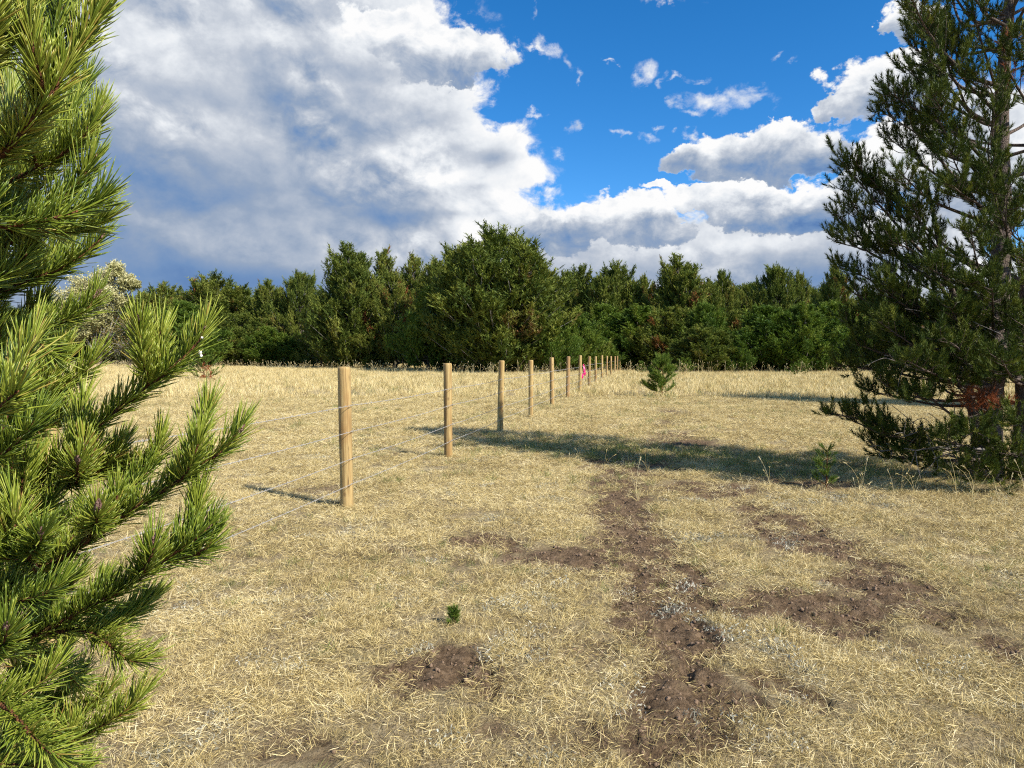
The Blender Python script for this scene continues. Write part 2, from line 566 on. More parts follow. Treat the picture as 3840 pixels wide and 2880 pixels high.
def plain(name, col, rough=.6, metal=0.0, var=.15, scale=20):
    m, n, out = material(name)
    tc = n.n.new('ShaderNodeTexCoord')
    a = n.noise(tc.outputs['Object'], scale, 5, .6)
    c = n.ramp(a, [(.25, tuple(x * (1 - var) for x in col)), (.75, tuple(min(1, x * (1 + var)) for x in col))])
    bs = n.new('ShaderNodeBsdfPrincipled', {'Base Color': c, 'Roughness': rough, 'Metallic': metal, 'Specular IOR Level': .3})
    n.l.new(bs.outputs[0], out.inputs[0])
    return m


NEAR_NEEDLE = [(0.0, (.055, .10, .015)), (.35, (.15, .215, .022)), (.65, (.30, .355, .040)), (.88, (.43, .45, .08)), (1.0, (.36, .17, .05))]
PINE_NEEDLE = [(0.0, (.034, .062, .015)), (.4, (.105, .140, .025)), (.7, (.19, .21, .037)), (.87, (.22, .23, .05)), (.93, (.15, .095, .035)), (1.0, (.24, .085, .03))]
M_NEAR = leafy('near_pine_needles', NEAR_NEEDLE, rough=.36, trans=.2, spec=.5, pos_scale=7, pos_amt=.25)
M_PINE = leafy('pine_needles', [(0.0, (.020, .040, .008)), (.4, (.054, .080, .013)), (.7, (.145, .165, .026)), (1.0, (.25, .25, .045))], rough=.5, trans=.10, spec=.15, pos_scale=1.3, pos_amt=.22)
M_FAR = leafy('far_pine_needles', PINE_NEEDLE, rough=.6, trans=.18, spec=.12, pos_scale=.7, pos_amt=.30, obj_amt=.22)
M_YOUNG = leafy('young_pine_needles', [(0.0, (.036, .078, .015)), (.5, (.105, .165, .023)), (.8, (.18, .23, .034)), (1.0, (.20, .215, .045))], rough=.55, trans=.2, spec=.15, pos_scale=1.0, pos_amt=.25, obj_amt=.2)
M_WILLOW = leafy('willow_leaves', [(0.0, (.16, .17, .06)), (.45, (.36, .34, .13)), (.8, (.58, .54, .28)), (1.0, (.70, .66, .42))], rough=.6, trans=.3, spec=.2, pos_scale=.5, pos_amt=.35, trans_tint=(1, 1, .8))
M_RUSTY = leafy('autumn_shrub_leaves', [(0.0, (.045, .065, .02)), (.5, (.12, .12, .035)), (.8, (.25, .16, .05)), (1.0, (.55, .50, .24))], rough=.6, trans=.25, spec=.2, pos_scale=.8, pos_amt=.35)
M_DEADN = leafy('dead_needles', [(0.0, (.15, .045, .018)), (.6, (.30, .09, .03)), (1.0, (.42, .16, .06))], rough=.7, trans=.2, spec=.15, pos_amt=.2, trans_tint=(1, 1, 1))
STRAW = [(0.0, (.11, .075, .033)), (.22, (.27, .20, .08)), (.47, (.54, .415, .165)), (.74, (.74, .60, .275)), (1.0, (.86, .75, .46))]
M_STRAW = leafy('dry_grass_blades', STRAW, rough=.55, trans=.13, spec=.3, pos_scale=.9, pos_amt=.62, obj_amt=.34, trans_tint=(1, .95, .7))
M_GREENG = leafy('green_grass_blades', [(0.0, (.085, .11, .025)), (.5, (.17, .20, .05)), (1.0, (.34, .33, .12))], rough=.5, trans=.25, spec=.3, pos_scale=1.5, pos_amt=.5, obj_amt=.4)
M_SILVER = leafy('silvery_leaves', [(0.0, (.17, .165, .12)), (.5, (.34, .33, .25)), (1.0, (.56, .54, .44))], rough=.7, trans=.12, spec=.2, pos_scale=2.0, pos_amt=.4, obj_amt=.4, trans_tint=(1, 1, 1))
M_BARK = bark('pine_bark', (.075, .056, .045), (.20, .155, .125), 60)
M_TWIG = bark('pine_twig', (.10, .042, .02), (.24, .10, .045), 180, .8)
M_GREYTWIG = plain('weathered_twigs', (.17, .15, .13), .85, 0, .35, 8)
M_BUD = bark('pine_bud_scales', (.26, .11, .075), (.50, .33, .27), 260, .9, .6)
M_RESIN = plain('dried_resin', (.74, .72, .64), .45, 0, .15, 200)
M_CLOD = plain('soil_clod', (.19, .128, .082), .95, 0, .45, 60)
M_WIRE = plain('galvanised_wire', (.42, .40, .37), .5, .2, .25, 60)
M_STAPLE = plain('steel_staple', (.30, .29, .28), .5, .7, .2, 80)
M_STAKE = plain('stake_wood', (.52, .40, .24), .8)
M_PINK = plain('pink_flagging_tape', (.85, .03, .19), .45, 0, .1)
M_WHITE = plain('white_enamel', (.78, .78, .76), .4, 0, .06)
M_POLE = bark('utility_pole_wood', (.13, .10, .075), (.22, .18, .14), 6)
M_LINE = plain('power_cable', (.12, .12, .12), .5, .3)
M_BARETWIG = plain('grey_bark', (.27, .25, .22), .9, 0, .3, 4)


def post_wood():
    m, n, out = material('fence_post_wood')
    tc = n.n.new('ShaderNodeTexCoord')
    oi = n.n.new('ShaderNodeObjectInfo')
    o = n.v('ADD', tc.outputs['Object'], n.new('ShaderNodeCombineXYZ', {2: n.m('MULTIPLY', oi.outputs['Random'], 37.)}).outputs[0])
    grain = n.noise(n.v('MULTIPLY', o, (1, 1, .045)), 70, 6, .65, .4)
    broad = n.noise(n.v('MULTIPLY', o, (1, 1, .25)), 7, 3, .5)
    c = n.ramp(grain, [(.26, (.20, .125, .045)), (.45, (.40, .28, .105)), (.62, (.53, .40, .17)), (.8, (.64, .51, .26))])
    c = n.mix(n.smooth(broad, .5, .7), c, (.31, .19, .065))
    tone = n.new('ShaderNodeAttribute', attribute_name='tint')
    c = n.mix(n.m('MULTIPLY', tone.outputs['Fac'], .75), c, (.25, .135, .065))
    vo = n.new('ShaderNodeTexVoronoi', {'Vector': n.v('MULTIPLY', o, (1, 1, .6)), 'Scale': 7.0}, feature='F1')
    knot = n.smooth(vo.outputs[0], .17, .05)
    c = n.mix(n.m('MULTIPLY', knot, .75), c, (.12, .06, .025))
    st = n.noise(n.v('MULTIPLY', o, (1, 1, .03)), 17, 4, .65)
    c = n.mix(n.m('MULTIPLY', n.smooth(st, .50, .62), .8), c, (.20, .115, .042))
    cr = n.noise(n.v('MULTIPLY', o, (1, 1, .015)), 38, 2, .4)
    crack = n.smooth(n.m('ABSOLUTE', n.m('SUBTRACT', cr, .5)), .012, .0)
    c = n.mix(n.m('MULTIPLY', crack, .8), c, (.07, .04, .02))
    b = n.new('ShaderNodeBump', {'Strength': .55, 'Distance': .004, 'Height': n.m('SUBTRACT', grain, crack)})
    bs = n.new('ShaderNodeBsdfPrincipled', {'Base Color': c, 'Roughness': .75, 'Specular IOR Level': .25, 'Normal': b.outputs[0]})
    n.l.new(bs.outputs[0], out.inputs[0])
    return m


M_POST = post_wood()


def ground_mat():
    m, n, out = material('dry_meadow_soil')
    geo = n.n.new('ShaderNodeNewGeometry')
    p = geo.outputs['Position']
    dirt = n.new('ShaderNodeAttribute', attribute_name='tint').outputs['Fac']
    fine = n.noise(p, 55, 8, .7)
    mid = n.noise(p, 3.2, 5, .6)
    big = n.noise(p, .22, 4, .55)
    thatch = n.ramp(fine, [(.28, (.10, .07, .04)), (.42, (.25, .19, .10)), (.56, (.43, .34, .19)), (.74, (.60, .50, .31))])
    thatch = n.mix(n.m('MULTIPLY', n.smooth(mid, .5, .75), .5), thatch, (.30, .27, .11))
    thatch = n.mix(n.m('MULTIPLY', n.smooth(big, .48, .66), .35), thatch, (.50, .40, .19))
    soil = n.ramp(n.noise(p, 24, 7, .7), [(.30, (.065, .042, .024)), (.5, (.165, .110, .064)), (.7, (.28, .195, .120))])
    c = n.mix(n.m('MINIMUM', n.m('MULTIPLY_ADD', n.m('SUBTRACT', fine, .5), 1.2, n.m('MULTIPLY_ADD', dirt, 1.35, .06)), 1.0, clamp=True), thatch, soil)
    crumb = n.m('ADD', n.noise(p, 26, 6, .7), n.m('MULTIPLY', fine, .5))
    b = n.new('ShaderNodeBump', {'Strength': 1.0, 'Distance': .045, 'Height': crumb})
    bs = n.new('ShaderNodeBsdfPrincipled', {'Base Color': c, 'Roughness': .95, 'Specular IOR Level': .1, 'Normal': b.outputs[0]})
    n.l.new(bs.outputs[0], out.inputs[0])
    return m


# ------------------------------------------------------------------ ground
DIRT = [  # trodden soil: centre and half-size in the photograph's pixels, strength
    (2380, 1740, 170, 40, .8), (2330, 1830, 110, 60, .7), (2330, 1930, 110, 90, .75), (2400, 2050, 150, 110, .95), (2480, 2160, 170, 110, 1.0), (2470, 2270, 120, 110, .95),
    (2540, 2390, 130, 110, .9), (2120, 2090, 200, 45, .7), (1830, 2035, 130, 30, .9), (2250, 2130, 130, 50, .8), (2650, 1835, 170, 26, .9), (2980, 1990, 150, 90, .75), (3130, 2060, 120, 50, .9), (3300, 2180, 200, 60, .75), (3440, 2290, 150, 60, .6), (2880, 1920, 130, 40, .6),
    (3060, 2290, 230, 90, .95), (2830, 2270, 130, 60, .8), (3230, 2340, 160, 50, .6), (1660, 2530, 210, 90, 1.0), (1800, 2600, 140, 60, .8), (1500, 2480, 90, 45, .8), (2600, 2600, 190, 130, .85), (2520, 2780, 240, 90, .75),
    (1250, 2490, 60, 30, .6), (2950, 2560, 60, 50, .6), (3760, 2430, 90, 50, .6), (3350, 2120, 60, 30, .8), (2540, 1660, 130, 22, .7), (2520, 1545, 60, 10, .7), (2490, 1585, 50, 10, .7), (2530, 1630, 70, 14, .6), (2100, 2740, 200, 60, .4), (3000, 1800, 200, 40, .5), (1430, 2075, 90, 14, .6),
    (1180, 1840, 150, 16, .4), (1150, 2750, 160, 50, .4), (2150, 2430, 180, 50, .35),
]
PALE = [  # grey-white mats of small leaves
    (2620, 2310, 170, 80, 1.0), (2560, 2270, 90, 45, .9), (2030, 1965, 190, 40, .7), (1950, 2250, 160, 70, .5), (980, 2260, 170, 60, .8), (1060, 2300, 130, 40, .7), (1420, 2180, 110, 50, .7), (1500, 2280, 70, 50, .7), (1560, 2400, 60, 40, .9),
    (1040, 2490, 100, 40, .9), (1120, 2510, 60, 30, .8), (3520, 2500, 260, 90, .7), (3790, 2650, 110, 130, .9), (1950, 2400, 80, 30, .8), (3260, 1880, 150, 50, .6), (3000, 2450, 120, 50, .6), (1250, 2010, 190, 60, .4), (850, 2700, 130, 60, .6), (780, 2790, 120, 60, .6),
    (1480, 2680, 80, 40, .6), (2480, 2660, 160, 50, .6), (2930, 2040, 90, 40, .5), (2950, 1880, 110, 30, .5), (1240, 1893, 45, 14, 1.2), (2050, 2120, 150, 40, .5), (2640, 2010, 120, 40, .35), (3000, 2130, 90, 50, .55), (2250, 2560, 140, 60, .45),
]


def to_ground(lst, grow=1.0):
    r = []
    for px, py, rx, ry, s in lst:
        c = on_ground(px, py)
        a, b = on_ground(px, py - ry * .8), on_ground(px, py + ry)
        r.append((c[0], c[1], grow * rx / FPX * c[1], grow * abs(a[1] - b[1]) / 2, s))
    return r


DIRT_G, PALE_G = to_ground(DIRT, 1.22), to_ground(PALE)


def mask(x, y, lst, seed):
    wx = x + .24 * fbm(x, y, 2.2, 3, seed) + .10 * fbm(x, y, 9, 3, seed + 7)
    wy = y + .36 * fbm(x, y, 2.2, 3, seed + 40) + .14 * fbm(x, y, 9, 3, seed + 9)
    m = np.zeros_like(x)
    for cx, cy, rx, ry, s in lst:
        q = ((wx - cx) / rx) ** 2 + ((wy - cy) / ry) ** 2
        m = np.maximum(m, s * np.clip(1.35 - q, 0, 1))
    return m


def dirt_at(x, y):
    m = mask(x, y, DIRT_G, 100)
    sp = np.clip(fbm(x, y, .9, 4, 55) * 2.2 - .62, 0, .55) * (y < 30)
    m = m * np.clip(1.25 + 1.1 * fbm(x, y, 7, 3, 91), .3, 1.7)
    return np.clip(np.maximum(m, sp), 0, 1)


def ground_z(x, y, d=None):
    if d is None:
        d = dirt_at(x, y)
    near = np.clip(1 - (y - 12) / 25, 0, 1)
    z = .035 * fbm(x, y, .35, 3, 3) + .014 * near * fbm(x, y, 3.1, 3, 5)
    z = z + d * near * (.085 * fbm(x, y, 6.5, 4, 21, .62) - .02)
    return z


def gz(x, y):
    return float(ground_z(np.array([float(x)]), np.array([float(y)]))[0])


def build_ground():
    rad = [0.25]
    while rad[-1] < 26:
        rad.append(rad[-1] * 1.0078 + .004)
    while rad[-1] < 1500:
        rad.append(rad[-1] * 1.07)
    rad = np.array(rad)
    fine = np.linspace(-62, 62, 430)
    rest = np.linspace(62, 298, 48)[1:-1]
    ang = np.radians(np.concatenate([fine, rest]))
    R, A = np.meshgrid(rad, ang, indexing='ij')
    X, Y = (R * np.sin(A)).ravel(), (R * np.cos(A)).ravel()
    D = dirt_at(X, Y)
    Z = ground_z(X, Y, D)
    V = np.stack([X, Y, Z], -1)
    n, k = R.shape
    i = np.arange(n - 1)[:, None] * k
    j = np.arange(k)[None]
    a, b = i + j, i + (j + 1) % k
    F = np.stack([a, a + k, b + k, b], -1).reshape(-1, 4)
    V = np.vstack([V, [[0, 0, 0]]])
    D = np.append(D, 0)
    me = mesh_np('ground', V, F, ground_mat(), True, D)
    link('ground', me, kind='structure', label='dry tan meadow with trodden patches of brown soil')


build_ground()

# ------------------------------------------------------------------ grass and small ground plants (uncountable: stuff)


def blades(n, spread, lmin, lmax, wmin, wmax, up_min, up_max, curl, tmin, tmax, seg=2):
    """n tapered, drooping blades of grass round the origin"""
    a = RNG.uniform(0, 2 * np.pi, n)
    r = spread * np.sqrt(RNG.uniform(0, 1, n))
    b = np.stack([r * np.cos(a), r * np.sin(a), np.zeros(n)], -1)
    az = RNG.uniform(0, 2 * np.pi, n)
    el = np.radians(RNG.uniform(up_min, up_max, n))
    L = RNG.uniform(lmin, lmax, n)
    d = np.stack([np.cos(az) * np.cos(el), np.sin(az) * np.cos(el), np.sin(el)], -1)
    h = np.stack([np.cos(az), np.sin(az), np.zeros(n)], -1)
    bend = (h * .5 + np.array([0, 0, -.8])) * (RNG.uniform(.1, 1, n) * curl * np.clip(np.sin(el), .12, 1))[:, None] + RNG.normal(size=(n, 3)) * .09
    W = RNG.uniform(wmin, wmax, n)
    b[:, 2] += RNG.uniform(-.008, .02, n) * (el < .5)
    V, F, k = needle_strips(b, d, L, W, bend)
    V = V.reshape(n, k, 3)
    V[:, 2:, 2] = np.maximum(V[:, 2:, 2], .003)
    t = np.repeat(RNG.uniform(tmin, tmax, n), k)
    return V.reshape(-1, 3), F, t


def stalk(h, lean, t):
    """one tall stem with a narrow seed head"""
    az = RNG.uniform(0, 6.28)
    d = np.array([math.cos(az), math.sin(az), 0])
    s = np.linspace(0, 1, 6)
    P = np.outer(s, [0, 0, h]) + np.outer(s ** 2 * lean * h, d) - np.outer(s ** 4 * lean * h * .35, [0, 0, 1])
    V, F = tube(P, np.linspace(.0014, .0008, 6), 3)
    B = Bag()
    B.add(V, F, t)
    k = 14
    hb = P[-1] - (P[-1] - P[-2]) * RNG.uniform(0, .6, k)[:, None]
    ax = unit(P[-1] - P[-2])
    D = unit(ax[None] + RNG.normal(size=(k, 3)) * .3)
    V, F, kk = needle_tris(hb, D, RNG.uniform(.012, .03, k), np.full(k, .004), np.zeros((k, 3)))
    B.add(V, F, np.repeat(RNG.uniform(t - .1, t + .2, k), kk))
    return B


def clod():
    n = 7
    th = np.linspace(0, np.pi, 5)
    V, F = lathe([(-.5 * math.cos(t), max(.02, .5 * math.sin(t)) * RNG.uniform(.7, 1.2)) for t in th], n)
    V = V * (1 + RNG.normal(size=V.shape) * .18)
    return V, F, np.full(len(V), .5)


def src(coll, name, parts, mat, smooth=False):
    B = Bag()
    for p in parts:
        B.add(*p)
    o = bpy.data.objects.new(name, B.mesh(name, mat, smooth))
    coll.objects.link(o)


def bags(B):
    return [(v, f - f.min() if False else f, t) for v, f, t in zip(B.V, B.F, B.T)]


def merged(B):
    return np.concatenate(B.V), np.concatenate(B.F), np.concatenate(B.T)


C_MAT, C_TUFT, C_STALK, C_FAR, C_GREEN, C_SILVER, C_CLOD = [bpy.data.collections.new(x) for x in
    ('lying_grass_sources', 'grass_tuft_sources', 'grass_stalk_sources', 'far_grass_sources', 'green_grass_sources', 'silvery_plant_sources', 'soil_clod_sources')]
for k in range(8):
    src(C_MAT, 'lying_grass', [blades(120, .12, .02, .075, .0010, .0021, 2, 45, .35, .05, .95)], M_STRAW)
for k in range(8):
    src(C_TUFT, 'grass_tuft', [blades(34, .045, .03, .10, .0010, .0020, 40, 88, .6, .2, .95), blades(26, .08, .02, .07, .0010, .0021, 5, 45, .4, .0, .6)], M_STRAW)
for k in range(6):
    src(C_STALK, 'grass_stalk', [merged(stalk(RNG.uniform(.18, .42), RNG.uniform(.05, .6), RNG.uniform(.55, .9))) for _ in range(3)] + [blades(10, .02, .08, .2, .002, .003, 50, 85, .8, .4, .9)], M_STRAW)
for k in range(8):
    src(C_FAR, 'far_grass', [blades(56, .28, .12, .36, .004, .008, 58, 89, .6, .2, .95), blades(26, .3, .08, .2, .004, .008, 5, 45, .4, .1, .8)], M_STRAW)
for k in range(6):
    src(C_GREEN, 'green_grass', [blades(22, .05, .05, .15, .0018, .0036, 30, 88, .6, .0, 1.0)], M_GREENG)
for k in range(5):
    src(C_SILVER, 'silvery_plant', [blades(80, .10, .008, .022, .003, .007, 0, 60, .2, .1, 1.0), blades(16, .06, .02, .05, .002, .004, 30, 80, .2, .3, 1.0)], M_SILVER)
for k in range(5):
    src(C_CLOD, 'soil_clod', [clod()], M_CLOD, True)


def scatter(name, coll, nvar, X, Y, scl, tilt, label):
    n = len(X)
    Z = ground_z(X, Y)
    me = bpy.data.meshes.new(name)
    me.vertices.add(n)
    me.vertices.foreach_set('co', np.stack([X, Y, Z], -1).astype(np.float32).ravel())
    rot = np.stack([RNG.normal(size=n) * tilt, RNG.normal(size=n) * tilt, RNG.uniform(0, 6.283, n)], -1)
    for nm, typ, key, arr in (('rot', 'FLOAT_VECTOR', 'vector', rot), ('scl', 'FLOAT', 'value', scl), ('idx', 'INT', 'value', RNG.integers(0, nvar, n))):
        a = me.attributes.new(nm, typ, 'POINT')
        a.data.foreach_set(key, np.asarray(arr, np.int32 if typ == 'INT' else np.float32).ravel())
    o = link(name, me, label=label, kind='stuff')
    g = bpy.data.node_groups.new(name, 'GeometryNodeTree')
    g.interface.new_socket('Geometry', in_out='INPUT', socket_type='NodeSocketGeometry')
    g.interface.new_socket('Geometry', in_out='OUTPUT', socket_type='NodeSocketGeometry')
    N, L = g.nodes, g.links
    gi, go = N.new('NodeGroupInput'), N.new('NodeGroupOutput')
    ci = N.new('GeometryNodeCollectionInfo')
    ci.inputs['Collection'].default_value = coll
    ci.inputs['Separate Children'].default_value = True
    ci.inputs['Reset Children'].default_value = True
    iop = N.new('GeometryNodeInstanceOnPoints')
    iop.inputs['Pick Instance'].default_value = True

    def attr(nm, typ):
        nd = N.new('GeometryNodeInputNamedAttribute')
        nd.data_type = typ
        nd.inputs['Name'].default_value = nm
        return nd.outputs['Attribute']
    e2r = N.new('FunctionNodeEulerToRotation')
    L.new(attr('rot', 'FLOAT_VECTOR'), e2r.inputs[0])
    L.new(gi.outputs[0], iop.inputs['Points'])
    L.new(ci.outputs[0], iop.inputs['Instance'])
    L.new(attr('idx', 'INT'), iop.inputs['Instance Index'])
    L.new(e2r.outputs[0], iop.inputs['Rotation'])
    L.new(attr('scl', 'FLOAT'), iop.inputs['Scale'])
    L.new(iop.outputs[0], go.inputs[0])
    md = o.modifiers.new('scatter', 'NODES')
    md.node_group = g
    return o


def field_points(density, y0, y1, slope=.84, margin=.8):
    """random points in the wedge of meadow the photograph looks over, a little wider"""
    n = int(density * (slope * (y1 * y1 - y0 * y0) + 2 * margin * (y1 - y0)))
    y = np.sqrt(RNG.uniform(y0 * y0, y1 * y1, n))
    x = RNG.uniform(-1, 1, n) * (slope * y + margin)
    return x, y


def keep(x, y, p):
    k = RNG.uniform(0, 1, len(x)) < p
    return x[k], y[k]


def scatter_all():
    XS, YS, SS = [], [], []
    for dens, y0, y1, s0, s1 in ((190, 1.7, 5, .6, 1.1), (120, 5, 11, .8, 1.4), (44, 11, 25, 1.2, 2.1)):
        x, y = field_points(dens, y0, y1)
        d = dirt_at(x, y)
        x, y = keep(x, y, np.clip(1.12 - d * (1.25 + 1.2 * fbm(x, y, 5, 2, 13)), .17, 1) * np.clip(.75 + 1.3 * fbm(x, y, 1.7, 3, 77), .22, 1))
        XS.append(x); YS.append(y); SS.append(RNG.uniform(s0, s1, len(x)))
    X, Y, S = map(np.concatenate, (XS, YS, SS))
    scatter('lying_dry_grass', C_MAT, 8, X, Y, S, .10, 'matted pale dry grass lying over the meadow')
    XS, YS, SS = [], [], []
    for dens, y0, y1, s0, s1 in ((190, 1.7, 5, .4, 1.05), (95, 5, 12, .5, 1.2), (32, 12, 26, .9, 1.7)):
        x, y = field_points(dens, y0, y1)
        d = dirt_at(x, y)
        x, y = keep(x, y, np.clip(1 - d * 1.6, 0.02, 1) * np.clip(.6 + 1.7 * fbm(x, y, 1.4, 3, 31), .10, 1))
        XS.append(x); YS.append(y); SS.append(RNG.uniform(s0, s1, len(x)))
    X, Y, S = map(np.concatenate, (XS, YS, SS))
    scatter('dry_grass_tufts', C_TUFT, 8, X, Y, S, .10, 'upright tan tufts of dry grass in the meadow')
    x, y = field_points(7, 24, 112, .80, 2)
    x, y = keep(x, y, np.clip(.75 + 1.2 * fbm(x, y, .12, 3, 12), .3, 1))
    scatter('far_dry_grass', C_FAR, 8, x, y, RNG.uniform(.7, 1.35, len(x)), .08, 'golden standing grass across the far meadow')
    x1, y1 = field_points(1.1, 2.2, 9)
    x1, y1 = keep(x1, y1, np.clip(.3 + 2.2 * fbm(x1, y1, .7, 2, 61), .05, 1) * (1 - .9 * dirt_at(x1, y1)))
    x2, y2 = field_points(2.0, 9, 30)
    x2, y2 = keep(x2, y2, np.clip(.35 + 2.0 * fbm(x2, y2, .3, 2, 62), .05, 1))
    # the long stems standing in the shade beside the big pine
    n = 40
    x3, y3 = RNG.normal(4.6, 1.3, n), RNG.normal(7.5, .7, n)
    n4 = 2600                                  # taller rank grass towards the wood
    y4 = RNG.uniform(46, 94, n4)
    x4 = RNG.uniform(-.8, .8, n4) * y4
    X, Y = np.concatenate([x1, x2, x3, x4]), np.concatenate([y1, y2, y3, y4])
    scatter('tall_grass_stems', C_STALK, 6, X, Y, np.concatenate([RNG.uniform(.4, .9, len(x1)), RNG.uniform(.5, 1.1, len(x2)), RNG.uniform(.7, 1.25, n), RNG.uniform(1.4, 3.0, n4)]), .12, 'thin seed stems standing above the dry grass')
    XS, YS, SS = [], [], []
    for dens, y0, y1, s0, s1 in ((26, 1.7, 8, .35, .85), (13, 8, 24, .7, 1.4), (3.0, 24, 60, 1.6, 3.0)):
        x, y = field_points(dens, y0, y1)
        x, y = keep(x, y, np.clip(.12 + 2.4 * fbm(x, y, .5, 3, 88), .02, 1) * (1 - .9 * dirt_at(x, y)))
        XS.append(x); YS.append(y); SS.append(RNG.uniform(s0, s1, len(x)))
    # greener grass under the big pine's shade
    n = 600
    t = RNG.uniform(0, 1, n)
    gx, gy = 5.0 - 5.4 * t + RNG.normal(size=n) * .5, 8.9 + 3.2 * t + RNG.normal(size=n) * .75
    XS.append(gx); YS.append(gy); SS.append(RNG.uniform(.7, 1.6, n))
    X, Y, S = map(np.concatenate, (XS, YS, SS))
    scatter('green_grass_tufts', C_GREEN, 6, X, Y, S, .1, 'olive green grass coming up between the dry tufts')
    x, y = field_points(150, 1.7, 12)
    pm = mask(x, y, PALE_G, 300)
    x, y = keep(x, y, np.clip(pm * .62 * np.clip(.7 + 1.6 * fbm(x, y, 4, 2, 19), .1, 1.3) + np.clip(fbm(x, y, 1.3, 3, 66) - .12, 0, .5) * .7, 0, 1) * (1 - .8 * dirt_at(x, y)))
    scatter('silvery_ground_plants', C_SILVER, 5, x, y, RNG.uniform(.6, 1.3, len(x)), .15, 'low grey white leafy mats in the dry grass')
    XS, YS, SS = [], [], []
    for dens, y0, y1 in ((700, 1.8, 7), (200, 7, 16)):
        x, y = field_points(dens, y0, y1)
        x, y = keep(x, y, dirt_at(x, y) ** 1.4)
        XS.append(x); YS.append(y); SS.append(.005 + .020 * RNG.uniform(0, 1, len(x)) ** 3)
    X, Y, S = map(np.concatenate, (XS, YS, SS))
    scatter('soil_clods', C_CLOD, 5, X, Y, S, .6, 'crumbly brown soil clods on the trodden patches')


scatter_all()

# ------------------------------------------------------------------ the barbed wire fence
POST_PX = [126, 1297, 1680, 1875, 1991, 2071, 2129, 2175, 2209, 2234, 2258, 2275, 2292, 2305, 2315, 2324, 2334, 2343]
POST_TOP = [1.39, 1.384, 1.377, 1.387, 1.37, 1.42, 1.44, 1.47, 1.42, 1.41, 1.46, 1.42, 1.40, 1.38, 1.40, 1.39, 1.42, 1.44]
POST_DARK = [.2, .35, .25, .1, .15, .3, .8, .15, .4, .25, .05, .3, .35, .6, .65, .5, .3, .2]
FENCE_A = -2.972


def post_xy(px):
    d = 2662 * FENCE_A / (px - 2452.4)
    return (px - CX) / FPX * d, d


def make_post(h, r, dark):
    n = 22
    zs = np.concatenate([[-.12], np.linspace(0, h - .03, 9), [h - .012, h - .003, h]])
    rs = np.concatenate([[r], np.full(9, r) * RNG.uniform(.985, 1.015, 9), [r * .97, r * .86, r * .78]])
    V, F = lathe(list(zip(zs, rs)), n)
    lob = 1 + .022 * np.sin(np.arctan2(V[:, 1], V[:, 0]) * 3 + RNG.uniform(0, 6))
    V[:, :2] *= lob[:, None]
    top = len(V)
    V = np.vstack([V, [[0, 0, h + .002]]])
    e = (len(zs) - 1) * n
    j = np.arange(n)
    F = np.vstack([F, np.stack([e + j, e + (j + 1) % n, np.full(n, top)], -1)])
    lean = RNG.normal(size=2) * .012
    V[:, :2] += V[:, 2:3] * lean
    me = mesh_np('post', V, F, M_POST, False, np.full(len(V), dark))
    me.polygons.foreach_set('use_smooth', np.arange(len(F)) < len(F) - n - 2 * n)
    return me


